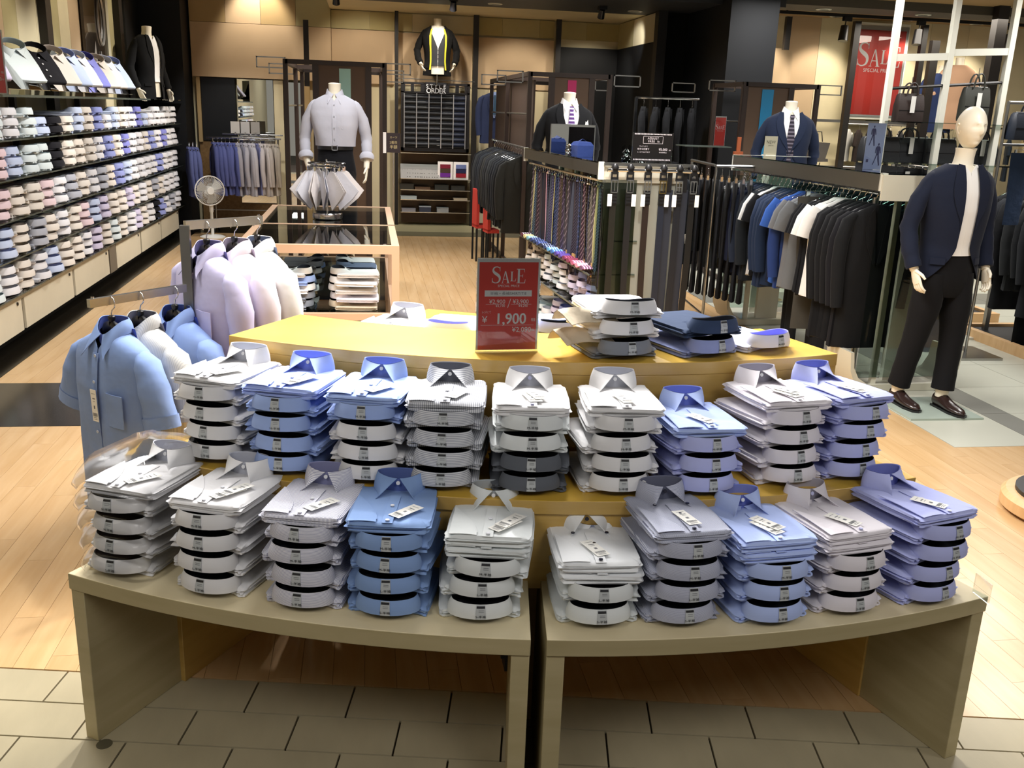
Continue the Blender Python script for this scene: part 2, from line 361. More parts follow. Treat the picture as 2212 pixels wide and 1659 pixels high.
# walls
wb=struct(MB().bx((-3.2,14.42,0),(5.2,14.6,3.4)).build('wall_back',M_CREAM,smooth=0))
def panel(par,name,a,b,m,lab=None):
    o=MB().bx(a,b).build(name,m,par,0)
    if lab: o['label']=lab
    return o
M_TAN2=mat('wall_tan_dull','#ae9468',0.85,var=0.05,vscale=3); M_OLV=mat('wall_olive','#a99c6b',0.85,var=0.04); M_OLV2=mat('wall_khaki','#b3a87c',0.85,var=0.04); M_PALE=mat('wall_pale','#d8cca8',0.85,var=0.04)
panel(wb,'wall_panel',(-2.39,14.25,2.085),(-0.49,14.42,2.80),M_TAN)
for k in range(4): panel(wb,'wall_panel',(-2.39+.475*k+.002,14.25,2.805),(-2.39+.475*(k+1)-.002,14.42,3.9),(M_TAN2,M_TAN,M_TAN2,M_OLV2)[k])
panel(wb,'wall_panel',(-0.485,14.36,2.08),(0.40,14.42,2.80),M_TAN)
panel(wb,'wall_panel',(0.45,14.36,2.08),(1.52,14.42,2.79),M_TAN)
panel(wb,'wall_panel',(1.58,14.36,2.08),(2.72,14.42,2.78),M_TAN)
for k,(x0,x1) in enumerate(((-0.485,.05),(.053,.40),(.45,.65),(.653,1.52),(1.58,1.95),(1.953,2.5),(2.503,2.72),(2.79,3.2),(3.203,3.69))):
    panel(wb,'wallpaper_block',(x0,14.38,2.81),(x1,14.42,3.05),(M_OLV2,M_OLV,M_OLV2,M_CREAM,M_OLV,M_OLV2,M_OLV,M_OLV2,M_OLV)[k])
for k,(x0,x1) in enumerate(((0.45,0.7),(.703,1.52),(1.58,2.72))): panel(wb,'wall_panel',(x0,14.38,1.15),(x1,14.42,2.075),(M_CREAM,M_PALE,M_CREAM)[k])
panel(wb,'dark_back_panel',(0.50,14.30,0.12),(1.48,14.42,1.16),mat('bronze_panel','#4a3722',0.3,0.2))
panel(wb,'dark_wall_panel',(2.76,14.36,0.1),(3.69,14.42,2.70),M_BLK)
panel(wb,'plinth',(0.1,14.1,0),(1.6,14.42,0.09),mat('plinth_cream','#b8ae86',0.6))
panel(wb,'dado_panel',(-2.35,14.3,0.1),(-1.25,14.42,1.21),wood('dado','#7d5f38','#93734a',0.5))
panel(wb,'black_board',(-2.29,14.28,1.22),(-1.83,14.42,2.08),M_BLK)
panel(wb,'trim_strip',(-2.35,14.26,1.2),(-2.30,14.42,2.08),M_TAN2)
mr=panel(wb,'wall_mirror',(-1.80,14.29,0.35),(-1.31,14.42,2.07),M_MIR,'tall wall mirror')
panel(wb,'trim_strip',(-1.30,14.27,0.1),(-1.17,14.42,2.07),M_CREAM)
panel(wb,'wall_mirror',(-1.16,14.29,0.25),(-0.93,14.42,2.05),M_MIR)
panel(wb,'trim_strip',(-0.92,14.27,0.1),(-0.80,14.42,2.07),M_TAN2)
# return wall and dark glass bay
rw=struct(MB().bx((3.70,12.45,0),(3.80,14.42,3.4)).build('wall_return',M_BLK,smooth=0))
panel(rw,'wallpaper_block',(3.685,13.55,2.70),(3.70,14.40,3.05),M_OLV2); panel(rw,'wallpaper_block',(3.685,12.46,2.70),(3.70,13.545,3.05),M_PALE)
panel(rw,'dark_wall_panel',(3.68,12.46,0.05),(3.70,14.40,2.695),M_BLK)
gb=struct(MB().bx((3.80,12.5,0),(4.6,12.6,3.4)).build('wall_bay',mat('smoked_mirror','#2a2c28',0.08,0.6),smooth=0))
pl=struct(MB().bx((4.12,11.0,0),(4.70,12.5,3.6)).build('trim_1',M_BLK,smooth=0)); pl['label']='big square black pillar'
pe=struct(MB().bx((3.66,12.3,0),(3.78,12.46,3.4)).build('trim_2',M_DARK,smooth=0))
wr=struct(MB().bx((4.9,13.5,0),(12,13.65,3.6)).build('wall_right',M_CREAM,smooth=0))
xs=[4.92,5.35,5.95,6.4,7.0,7.5,8.1,8.7,9.3,10,11]
for k in range(len(xs)-1): panel(wr,'wallpaper_block',(xs[k]+.002,13.47,0.1),(xs[k+1]-.002,13.5,3.3),(M_PALE,M_CREAM,M_TAN,M_PALE,M_CREAM,M_PALE,M_CREAM,M_PALE,M_CREAM,M_PALE)[k])
panel(wr,'wall_panel',(5.0,13.3,0.1),(5.95,13.46,2.75),M_TAN)
# left wall with vertical wallpaper stripes
wl=struct(MB().bx((-3.2,-2,0),(-3.0,14.42,3.9)).build('wall_left',M_CREAM,smooth=0))
yy=5.8; k=0
while yy<12.9:
    wd=(0.34,0.5,0.27,0.42)[k%4]; panel(wl,'wallpaper_stripe',(-3.0,yy+.002,0.2),(-2.975,yy+wd-.002,3.88),(M_PALE,M_TAN,M_OLV2,M_CREAM,M_PALE,M_OLV2)[k%6]); yy+=wd; k+=1
panel(wl,'black_wall_panel',(-3.0,13.0,0),(-2.95,14.4,3.88),M_BLK)
lp=struct(MB().bx((-2.95,13.75,0),(-2.42,14.4,3.9)).build('trim_3',M_BLK,smooth=0)); lp['label']='black pillar at the end of the shirt wall'
# ceiling
ce=struct(MB().bx((-3.2,-6,3.36),(5.2,12.95,3.5)).build('ceiling',mat('ceiling_dark','#24262a',0.7),smooth=0))
panel(ce,'lowered_ceiling',(-0.5,11.3,3.06),(4.9,13.0,3.36),mat('ceiling_dark2','#2b2e33',0.6))
panel(ce,'cove_ceiling',(-0.5,13.0,3.06),(3.7,14.42,3.12),M_CREAM)
panel(ce,'high_ceiling',(-3.2,12.95,3.9),(-0.45,14.5,4.0),M_CREAM)
M_CB=mat('ceiling_brown','#a98a5e',0.8)
panel(ce,'hall_ceiling',(4.9,10.2,3.2),(12,13.6,3.5),M_CB); panel(ce,'hall_ceiling',(5.2,-6,3.45),(12,10.2,3.5),M_CB)
for y0,y1,zz in ((11.3,11.9,3.10),):
    panel(ce,'ceiling_beam',(4.9,y0,zz),(12,y1,3.2),mat('beam_grey','#47443c',0.7))
panel(ce,'ceiling_beam',(5.2,8.4,3.3),(12,9.0,3.45),mat('beam_pale','#8e8a74',0.7))
# posts standing against the back wall
def post(name,label,x,y,z0,z1,wx=0.05,wy=0.05,m=None):
    return tag(MB().bx((x-wx/2,y-wy/2,z0),(x+wx/2,y+wy/2,z1)).build(name,m or M_DARK,smooth=0),label,'post')
post('wall_post','black post left of the framed fabric board, floor to ceiling',0.425,14.2,0,3.36)
post('wall_post','black post right of the framed fabric board, floor to ceiling',1.552,14.2,0,3.36,0.075,0.06)
post('wall_post','black post at the left edge of the black wall section',2.75,14.2,0,3.3,0.07,0.06)
post('wall_post','black post above the tall frame behind the grey-shirted mannequin',-0.81,13.9,2.0,2.86,0.07,0.06)
def vpost(label,top,bot,wx,wy=.08,to_floor=True):
    x=(top[0]+bot[0])/2; post('wall_post',label,x,top[1],0 if to_floor else bot[2],top[2],wx,wy)
vpost('black post crossing the left part of the wall sale banner',(6.446,12.500,3.076),(6.438,12.500,1.275),.085)
vpost('short black post above the plain tan panel right of the pillar',(5.651,12.900,3.129),(5.657,12.900,2.704),.075,.07,False)
vpost('black post right of the wall sale banner behind the white pole',(7.470,12.600,3.086),(7.481,12.600,2.213),.075)
vpost('black post beside the navy torso on the right wall',(7.424,12.200,2.859),(7.402,12.200,1.817),.11)
vpost('thick black post right of the tan-coated torso',(7.584,11.200,3.268),(7.644,11.200,1.842),.14,.12)
# ================================================================ the curved tables
def pp(r,a,z=0.0): return Vector((C0[0]+r*math.sin(R(a)),C0[1]-r*math.cos(R(a)),z))
def arc_slab(mb,r0,r1,a0,a1,z0,z1,n=30):
    rings=[]
    for i in range(n+1):
        a=a0+(a1-a0)*i/n
        rings.append([pp(r0,a,z0),pp(r1,a,z0),pp(r1,a,z1),pp(r0,a,z1)])
    return mb.loft(rings)
def radial(mb,r0,r1,a,th,z0,z1):
    p,q=pp(r0,a),pp(r1,a); d=(q-p).normalized(); n=Vector((-d.y,d.x,0))*th/2
    return mb.prism([tuple((p-n)[:2]),tuple((q-n)[:2]),tuple((q+n)[:2]),tuple((p+n)[:2])],z0,z1)
def bev(o,w=0.002):
    md=o.modifiers.new('bevel','BEVEL'); md.width=w; md.segments=2; md.limit_method='ANGLE'; md.angle_limit=R(40); return o
M_TBL=wood('table_beige','#a99c74','#b7aa84',0.45,(1.2,1.2,10)); M_TTOP=wood('table_lit_top','#e0d0a8','#ecdfba',0.4,(2,2,2))  # top is the same table with overhead light put into the colour
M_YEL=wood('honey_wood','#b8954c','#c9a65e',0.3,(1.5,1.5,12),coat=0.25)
M_YTOP=wood('honey_wood_lit_top','#d6aa3e','#e3bb50',0.3,(1.5,1.5,12),coat=0.25)  # brighter copy of the honey wood, light on the tops painted in
def lit_tops(mb):  # faces pointing up get the second material, lit tone put into its colour
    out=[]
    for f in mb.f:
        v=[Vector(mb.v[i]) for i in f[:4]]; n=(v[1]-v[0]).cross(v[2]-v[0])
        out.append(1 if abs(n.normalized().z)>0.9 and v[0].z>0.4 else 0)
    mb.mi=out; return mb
for a0,a1,lab in ((-32.5,-7.95,'low beige curved display table at the front left, stacked with shirts'),(-7.2,17.2,'low beige curved display table at the front right, stacked with shirts')):
    t=thing('display_table',lab,'table',pp(2.8,(a0+a1)/2),0,'low beige front tables'); L=t.location
    if a0<-20: first_table=t
    def tb(name,mb,m):
        mb.v=[tuple(Vector(v)-L) for v in mb.v]; o=mb.build(name,m,t,25); bev(o); return o
    tb('tabletop',lit_tops(arc_slab(MB(),2.50,3.03,a0,a1,0.478,0.525)),[M_TBL,M_TTOP])
    for s,a in ((1,a0),(-1,a1)):
        tb('side_panel',radial(MB(),2.56,3.025,a+s*0.46,0.046,0.0,0.478),M_TBL)
q=(0.372,2.234,0.356); 
bk=MB().bx((q[0]-.012,q[1]-.02,q[2]-.045),(q[0]-.004,q[1]+.03,q[2]+.055)).bx((q[0]-.022,q[1]-.012,q[2]-.01),(q[0]-.010,q[1]+.012,q[2]+.02)).build('wall_bracket',M_BPL,smooth=0)
bk.parent=first_table; bk.location=-first_table.location; bk['label']='small black bracket on the inner leg'
q=(1.677,2.120,0.525); tag(MB().bx((q[0]-.002,q[1]-.035,.5255),(q[0]+.002,q[1]+.035,.585)).build('acrylic_divider',glass('acrylic_edge','#f2f6f4',.25,.98),smooth=0),'small clear acrylic divider at the right end of the front table','divider')
t=thing('middle_tier','honey-coloured middle step of the curved shirt display','display step',pp(2.4,-7.6),0,'steps of the curved display'); L=t.location
tb('step_top',lit_tops(arc_slab(MB(),1.99,2.735,-32.2,17.1,0.73,0.77)),[M_YEL,M_YTOP])
tb('apron',arc_slab(MB(),2.70,2.725,-32.1,17.0,0.50,0.73),M_YEL)
for a in (-31.7,16.6): tb('side_panel',radial(MB(),2.02,2.69,a,0.046,0,0.73),M_YEL)
tb('centre_support',radial(MB(),2.10,2.62,-7.55,0.075,0.0,0.73),M_YEL)
tb('rear_light_blocker',arc_slab(MB(),2.0,2.02,-31,16,0.10,0.73),M_YEL)  # unseen panel added to block light from behind onto the floor
t=thing('upper_tier','glossy yellow top step of the curved shirt display, mostly bare','display step',pp(2.2,-7.6),0,'steps of the curved display'); L=t.location
tb('step_top',lit_tops(arc_slab(MB(),1.98,2.362,-32.0,17.1,1.02,1.06)),[M_YEL,M_YTOP])
tb('riser',arc_slab(MB(),2.335,2.36,-32.0,17.1,0.77,1.02),M_YEL)
for a in (-31.7,16.8): tb('side_panel',radial(MB(),2.0,2.33,a,0.03,0.77,1.02),M_YEL)
t=thing('rear_tier','yellow wooden step behind the top of the curved display','display step',pp(1.6,-7.6),0,'steps of the curved display'); L=t.location
tb('step_top',lit_tops(arc_slab(MB(),1.1,1.975,-30,17.1,0.89,0.93)),[M_YEL,M_YTOP])
for a in (-29,-7,16): tb('side_panel',radial(MB(),1.15,1.96,a,0.04,0,0.89),M_YEL)
# ================================================================ folded shirts
def smooth(t): t=max(0,min(1,t)); return t*t*(3-2*t)
def collar_mb(a=.076,b=.046,h=.040,z0=.018,seg=30,leaf=.046,tipx=.050,c=(0,.044),open_=0.06,band=True,detail=True):
    """folded-over collar ring: back towards -y, points towards +y. material 0 outside, 1 inside band"""
    mb=MB(); g=[];n=seg
    nv=4 if detail else 2
    def el(th,aa,bb): return (c[0]+aa*math.sin(th),c[1]-bb*math.cos(th))
    for i in range(n+1):
        th=-PI+open_+(2*PI-2*open_)*i/n; s=smooth((abs(th)-1.75)/(PI-1.75)); sg=1 if th>0 else -1
        dip=0.010*s
        tx,ty=el(th,a-.002,b-.002); bx_,by=el(th,a+.009,b+.006)
        if s>0: bx_=bx_*(1-s)+(c[0]+sg*tipx)*s; by=by*(1-s)+(c[1]+b+leaf)*s
        zt=z0+h-dip; zb=z0+.002+(.008*s)
        row=[]
        for j in range(nv+1):
            t=j/nv; bul=math.sin(PI*t)*.003; x=tx*(1-t)+bx_*t; y=ty*(1-t)+by*t; z=zt*(1-t)+zb*t
            dx,dy=el(th,1,1); dx-=c[0]; dy-=c[1]; row.append((x+dx*bul,y+dy*bul,z))
        g.append(row)
    mb.mat(0).sheet(g,0.0016 if detail else 0)
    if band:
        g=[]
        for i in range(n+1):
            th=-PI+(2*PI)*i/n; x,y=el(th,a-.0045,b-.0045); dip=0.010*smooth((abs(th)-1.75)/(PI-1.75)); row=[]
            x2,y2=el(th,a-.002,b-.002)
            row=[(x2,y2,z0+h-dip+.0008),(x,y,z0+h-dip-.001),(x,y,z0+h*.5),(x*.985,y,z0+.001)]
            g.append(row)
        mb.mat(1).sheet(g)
    return mb
def body_mb(W=.105,L=.30,T=.026,seed=0,detail=True,z0=0.0,y0=.056):
    rng=random.Random(seed); mb=MB(); n=44 if detail else 16
    ph=[rng.uniform(0,6.28) for _ in range(6)]; prof=[(0,.006),(.0025,0),(.0075,.0005),(.0092,.007),(.011,.001),(.0160,-.002),(.0178,.006),(.0195,-.001),(.0245,.002),(.027,.009)] if detail else [(0,.004),(.004,0),(.013,.0),(.015,.006),(.017,.0),(.025,.002),(.027,.012)]
    def outline(inset,z,k):
        ring=[]
        for i in range(n):
            t=2*PI*i/n; e=0.16
            cx=math.copysign(abs(math.cos(t))**e,math.cos(t)); cy=math.copysign(abs(math.sin(t))**e,math.sin(t))
            mxx=max(abs(cx),abs(cy)); 
            # square-ish parameterisation
            x=cx*(W-inset); y=L/2+cy*(L/2-inset)
            if y<L/2: x*=1-.05*smooth((0.10-y)/.10)   # shoulder end slightly narrower
            wv=.0032*math.sin(3*t+ph[k%6])+.0022*math.sin(7*t+ph[(k+2)%6])
            x+=wv*cx; y+=wv*cy*0.7+.004*(1-(x/W)**2)*(-1 if y<L/2 else 1)*0.5
            zz=z*T/.027+.0018*math.sin(2*t+ph[(k+1)%6])*(z/.027)
            yy=y0+y*(L-y0)/L; yy-=.030*(abs(x)/W)**2*smooth((.16-yy)/.10); ring.append((x,yy,z0+max(zz,0) if z else z0))
        return ring
    rings=[outline(i,z,q) for q,(z,i) in enumerate(prof)]
    base=rings[-1]; 
    for q,s in enumerate((.86,.62,.36,.1) if detail else (.6,.15)):
        rr=[]
        for (x,y,z) in base:
            X=x*s; Y=L/2+(y-L/2)*s
            rr.append((X,Y,z0+T+.004*(1-s)+.0022*noise.noise(Vector((X*18+seed*3,Y*14,seed)))))
        rings.append(rr)
    return mb.loft(rings)
CF=[0.001,1.3]
def sticker_mb(txt='M-半袖'):
    """clear strip clipped over the back of the collar"""
    mb=MB(); a,b,h,z0,cy=.076,.046,.040,.018,.044
    def F(x,v,off=.0013): # x along the ring, v height 0..h
        th=x/a; t=1-v/h; A=(a-.002)*(1-t)+(a+.009)*t+math.sin(PI*t)*.003+off; B=(b-.002)*(1-t)+(b+.006)*t+math.sin(PI*t)*.003+off
        return (A*math.sin(th),cy-B*math.cos(th),z0+v+.001)
    def quad(x0,x1,v0,v1,off):
        mb.sheet([[F(x0+(x1-x0)*i/3,v0+(v1-v0)*j/2,off) for j in range(3)] for i in range(4)])
    mb.mat(0); quad(-.010,.012,.002,.0385,.0016)
    mb.mat(1); quad(-.009,.011,.0310,.0365,.0021)
    mb.mat(2); 
    for k in range(2): quad(-.004,.008,.0255-.004*k,.0265-.004*k,.0021)
    mb.mat(1); puttext(mb,txt,.0085,.001,.0070,'CENTER',lambda x,y:F(x,y,.0023))
    return mb
M_STK=mat('clear_sticker','#b9bec0',0.25); M_INK=mat('ink_black','#15161c',0.5); M_INK2=mat('ink_grey','#6a6d72',0.5)
M_TAG=mat('tag_card','#e9e8e2',0.55); M_BTNW=mat('button_white','#e6e8ee',0.25); M_BTND=mat('button_dark','#1d1f33',0.25); M_BLINE=mat('collar_insert','#2a2c35',0.4)
stk=[sticker_mb(t).mesh('size_sticker',[M_STK,M_INK,M_INK2]) for t in ('M-半袖','L-半袖','S-半袖')]
def tag_mb(w=.032,h=.085,long=False):
    mb=MB(); mb.mat(0).bx((-w/2,0,0),(w/2,h,.0006))
    def F(x,y): return (x,y,.0010)
    mb.mat(1)
    for x0,x1,y0,y1 in ((-.3,.3,.86,.875),(-.2,.25,.70,.735),(-.15,.2,.62,.635),(-.1,.12,.40,.50)):
        mb.add([F(x0*w,y0*h),F(x1*w,y0*h),F(x1*w,y1*h),F(x0*w,y1*h)],[(0,1,2,3)])
    rr=random.Random(3); x=-.38*w
    while x<.38*w:
        d=rr.choice((.0005,.0009,.0013)); mb.add([F(x,.16*h),F(x+d,.16*h),F(x+d,.27*h),F(x,.27*h)],[(0,1,2,3)]); x+=d+.0009
    for k in range(2): mb.add([F(-.3*w,(.06+.05*k)*h),F(.3*w,(.06+.05*k)*h),F(.3*w,(.075+.05*k)*h),F(-.3*w,(.075+.05*k)*h)],[(0,1,2,3)])
    return mb
tagmesh=tag_mb().mesh('price_tag',[M_TAG,M_INK2],0)
# fabric colours : name -> (body material, collar material, inside material)
def fab(col,stripe=None,inner=None,freq=220,width=.4):
    return (cloth(col,stripe,0,freq,width),cloth(col,stripe,2,freq*1.2,width,bump=0.05),cloth(inner or col,None,bump=0.05))
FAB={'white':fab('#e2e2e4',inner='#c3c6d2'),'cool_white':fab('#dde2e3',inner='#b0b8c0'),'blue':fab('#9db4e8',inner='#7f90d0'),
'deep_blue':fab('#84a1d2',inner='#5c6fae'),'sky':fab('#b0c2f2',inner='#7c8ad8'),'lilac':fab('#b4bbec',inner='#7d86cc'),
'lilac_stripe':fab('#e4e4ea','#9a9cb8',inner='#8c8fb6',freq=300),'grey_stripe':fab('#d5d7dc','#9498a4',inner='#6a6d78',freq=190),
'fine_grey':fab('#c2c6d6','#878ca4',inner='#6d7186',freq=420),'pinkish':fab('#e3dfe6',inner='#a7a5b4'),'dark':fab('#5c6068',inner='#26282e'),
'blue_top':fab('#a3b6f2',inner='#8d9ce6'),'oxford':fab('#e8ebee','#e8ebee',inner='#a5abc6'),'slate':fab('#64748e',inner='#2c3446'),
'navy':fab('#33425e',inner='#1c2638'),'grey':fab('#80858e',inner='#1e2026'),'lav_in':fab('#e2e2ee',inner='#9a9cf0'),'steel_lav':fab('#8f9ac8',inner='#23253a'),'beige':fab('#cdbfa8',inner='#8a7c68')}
BODY={};COLM={}
def bodymesh(fn,v):
    k=(fn,v)
    if k not in BODY:
        BODY[k]=body_mb(seed=v*7+3,W=.105+.002*(v%3)).mesh('body',FAB[fn][0],50)
    return BODY[k]
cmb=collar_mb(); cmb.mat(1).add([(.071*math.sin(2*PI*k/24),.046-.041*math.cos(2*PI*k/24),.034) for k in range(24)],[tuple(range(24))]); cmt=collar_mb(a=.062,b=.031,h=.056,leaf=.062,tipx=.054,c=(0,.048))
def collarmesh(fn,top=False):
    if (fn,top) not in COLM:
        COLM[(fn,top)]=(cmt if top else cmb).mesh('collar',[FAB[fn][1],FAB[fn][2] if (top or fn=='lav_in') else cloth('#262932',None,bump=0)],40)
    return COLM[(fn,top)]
btn=MB().cyl((0,0,0),.0055,.0022,14).cyl((0,0,.002),.0042,.0008,14)
btnW=btn.mesh('button',M_BTNW); btnD=btn.mesh('button',M_BTND); btnL=MB().cyl((0,0,0),.0055,.0025,14).mesh('button',mat('button_lilac','#b9bce0',.3))
PLK={}
def placketmesh(fn):
    if fn not in PLK:
        mb=MB()
        mb.sheet([[(x,.0+.175*j/8,.0300-.0022*(1 if j==0 else 0)+.0008*math.sin(j)) for j in range(9)] for x in (-.0135,-.013,.013,.0135)],.0016)
        PLK[fn]=mb.mesh('placket',FAB[fn][0],40)
    return PLK[fn]
PKT={}
def pocketmesh(fn):
    if fn not in PKT:
        mb=MB(); mb.prism([(.028,.02),(.088,.02),(.088,.085),(.058,.094),(.028,.085)],.0272,.0305)
        PKT[fn]=mb.mesh('sleeve_fold',FAB[fn][0],30)
    return PKT[fn]
SLV={}
def sleevemesh(fn):
    if fn not in SLV:
        mb=MB(); g=[]
        for i in range(10):
            t=i/9; x=-.098+.070*t; y0=.004; y1=.15*(1-t)**.6+.02
            g.append([(x,y0,.0285+.002*math.sin(PI*t)),(x,(y0+y1)/2,.0322),(x,y1,.0305+.002*math.sin(2+4*t))])
        mb.sheet(g,.0018); SLV[fn]=mb.mesh('sleeve_fold',FAB[fn][0],40)
    return SLV[fn]
def folded(fn,loc,rz,label,v=0,reverse=False,tilt=0.0,group=None,button='W',tags=1,sticker=0,sc=1.0,tagrot=0.5,roll=0.0,collar=None,parent_empty=None):
    t=thing('folded_shirt',label,'shirt',loc,0,group)
    # local y of shirt points along heading rz ; reverse keeps the body on the same footprint
    t.rotation_euler=(tilt,roll,rz); t.scale=(sc,sc,sc)
    if reverse:
        # rotate about the footprint centre (0,.145)
        M=Matrix.Translation((0,.165,0))@Matrix.Rotation(PI,4,'Z')@Matrix.Translation((0,-.165,0))
    else: M=Matrix.Identity(4)
    def add(name,me,M2=None):
        o=ob(name,me,t); o.matrix_local=M@(M2 or Matrix.Identity(4)); return o
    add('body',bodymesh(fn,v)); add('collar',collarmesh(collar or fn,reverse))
    if not reverse:
        if sticker is not None: add('size_sticker',stk[sticker%3],Matrix.Rotation(0,4,'Z'))
    else:
        T=Matrix.Translation; P=T((0,.300,0))@Matrix.Rotation(PI,4,'Z')   # work from the hem edge
        add('placket',placketmesh(fn),P); add('sleeve_fold',sleevemesh(fn),P)
        bm_={'W':btnW,'D':btnD,'L':btnL}[button]
        add('button',bm_,P@T((0,.010,.0325))); add('button',bm_,P@T((0,.105,.0325)))
        add('button',bm_,T((0,.0805,.052))@Matrix.Rotation(R(-75),4,'X')@T((0,0,.0005)))
        if button=='D':
            for s in (-1,1): add('button',bm_,T((s*.046,.131,.0335)))
        for k in range(tags):
            add('price_tag',tagmesh,P@T((.012+.016*k,.030+.022*k,.0345+.002*k))@Matrix.Rotation(tagrot+.1*k,4,'Z')@Matrix.Diagonal((1.15,1.1,1,1)))
    return t
# ================================================================ stacks of folded shirts on the curved tables
CN={'white':'white','cool_white':'cool white','blue':'light blue','deep_blue':'denim blue','sky':'pale blue','lilac':'lilac blue','lilac_stripe':'lilac striped','grey_stripe':'grey striped','fine_grey':'fine grey striped','pinkish':'pinkish white','dark':'dark grey','blue_top':'bright blue','oxford':'crisp white','slate':'slate blue','navy':'navy','grey':'grey','lav_in':'white','steel_lav':'steel blue','beige':'beige'}
POS=['bottom','second from bottom','third from bottom','fourth from bottom','fifth from bottom','sixth from bottom']
# angle, radius, list of lower shirts (bottom first), list of reversed top shirts, button, heading offset, per-layer drift
FR=[(-30.0,3.005,['white']*4,['white'],'W',6,.003),(-24.6,3.0,['white']*4,['white'],'W',4,.0),(-19.4,2.995,['lilac_stripe']*4,['lilac_stripe'],'W',4,-.001),
(-15.0,2.99,['deep_blue']*4,['deep_blue'],'W',4,.0),(-10.4,2.975,['cool_white']*3,['cool_white','cool_white'],'W',0,.003),
(-4.5,2.985,['cool_white']*2,['oxford','oxford'],'D',0,-.001),(-0.2,2.992,['fine_grey']*4,['fine_grey'],'D',2,.002),(4.4,3.015,['sky']*3,['sky','sky'],'W',1,-.001),
(8.8,3.008,['pinkish']*3,['pinkish','pinkish'],'L',2,.004),(13.9,3.025,['lilac']*4,['lilac'],'W',1,.004)]
MR=[(-28.1,2.71,['white']*4,['white'],'W',5,-.004),(-23.0,2.715,['blue']*4,['blue_top'],'W',5,-.003),(-17.7,2.71,['white','white','white','blue'],['blue'],'W',4,-.004),
(-13.2,2.715,['grey_stripe']*4,['grey_stripe'],'W',4,.001),(-8.0,2.72,['dark','dark','cool_white','cool_white'],['white'],'L',0,-.001),
(-2.7,2.715,['white']*4,['white'],'W',-1,.001),(2.6,2.727,['lilac','lilac','lilac'],['sky'],'W',-1,.0),(8.4,2.705,['pinkish']*4,['pinkish'],'W',1,.001),(13.1,2.708,['lilac']*4,['lilac'],'W',1,.004)]
rs=random.Random(11)
def stacks(rows,z,rowname,group,pitch):
    for si,(ang,rad,low,top,btnk,hd,drift) in enumerate(rows):
        base=pp(rad,ang,z); right=Vector((math.cos(R(ang)),math.sin(R(ang)),0))
        back=Vector((-math.sin(R(ang)),math.cos(R(ang)),0))
        zz=z; k=0; n=len(rows); wh='%s stack from left, %s'%(num(si),rowname)
        for i,fn in enumerate(low):
            p=base+right*(drift*i+rs.uniform(-.003,.003))+back*rs.uniform(.0,.006); p.z=zz+.001
            folded(fn,p,R(ang+hd+rs.uniform(-4.5,4.5)),'%s folded shirt, %s, %s'%(CN[fn],POS[i],wh),v=rs.randrange(4),tilt=R(-0.7*i),group=group,sticker=(2,1,0,0)[i] if len(low)>3 else (2,1,0)[i%3])
            zz+=pitch
        zz-=.006
        for j,fn in enumerate(top):
            p=base+right*(drift*len(low)+rs.uniform(-.002,.002))+back*(.0 if j==0 else .006); p.z=zz
            last=j==len(top)-1
            folded(fn,p,R(ang+hd+rs.uniform(-2,2)),'%s shirt face up, %s, %s'%(CN[fn],'top' if last else 'below top',wh),v=rs.randrange(4),reverse=True,tilt=R(-0.4*len(low)),group=group,button=btnk,tags=(2 if si%3==1 else 1) if last else 0,tagrot=rs.uniform(-.9,-.3) if ang<-8 else rs.uniform(.1,.45))
            zz+=.030
stacks(FR,.525,'front tables','folded shirts on the front tables',.0595)
stacks(MR,.77,'middle step','folded shirts on the middle step',.0575)
# plastic bags over the leftmost front stack
bagm=glass('plastic_bag','#ffffff',0.5,1.0,0.15)
def bag_mb(seed,h=.075):
    mb=MB(); n=40; rings=[]
    for q,(z,s) in enumerate(((0.002,1.02),(.02,1.08),(.045,1.04),(.056,.98),(h,.85),(h+.002,.4))):
        r=[]
        for i in range(n):
            t=2*PI*i/n; cx=math.copysign(abs(math.cos(t))**.35,math.cos(t)); cy=math.copysign(abs(math.sin(t))**.35,math.sin(t))
            f=s*(1+.05*noise.noise(Vector((cx*3+seed,cy*3,q*.9)))); r.append((cx*.112*f,.165+cy*.160*f,z+.006*noise.noise(Vector((cx*5,cy*5,seed+q)))))
        rings.append(r)
    return mb.loft(rings,False,False)
for i in range(5):
    p=pp(3.005,-30.0,.5262+.0595*i); o=bag_mb(i,.062 if i<4 else .085).build('plastic_bag',bagm,None,60,p); o.rotation_euler=(0,0,R(-25))
    tag(o,'clear plastic bag around the %s shirt of the leftmost front stack'%('bottom','second','third','fourth','top')[i],'bag','plastic bags of the leftmost stack')
# shirts on the top step
def stack3(rad,ang,z,items,heads,group,where):
    zz=z
    for i,(fn,dh) in enumerate(zip(items,heads)):
        p=pp(rad,ang,zz); folded(fn,p,R(ang+dh),'%s folded shirt, %s, %s'%(CN[fn],POS[i],where),v=i,group=group,sticker=0,tilt=R(-.6*i),sc=1.04); zz+=.062
G='shirts on the yellow top step'
stack3(2.345,-0.6,1.061,['grey','white','white'],[10,8,3],G,'pile right of the sale sign')
stack3(2.335,6.6,1.061,['steel_lav','navy'],[14,10],G,'pile of two left of the single one')
stack3(2.30,12.4,1.061,['lav_in'],[14],G,'alone at the right end of the yellow step')
bm=MB(); g=[]
for i in range(12):
    t=i/11; g.append([(-.10+.02*math.sin(3*t)+.16*t,-.06+.03*u+.02*math.sin(5*t+u),.03*math.sin(PI*u/4)*(1+.3*math.sin(6*t))) for u in range(5)])
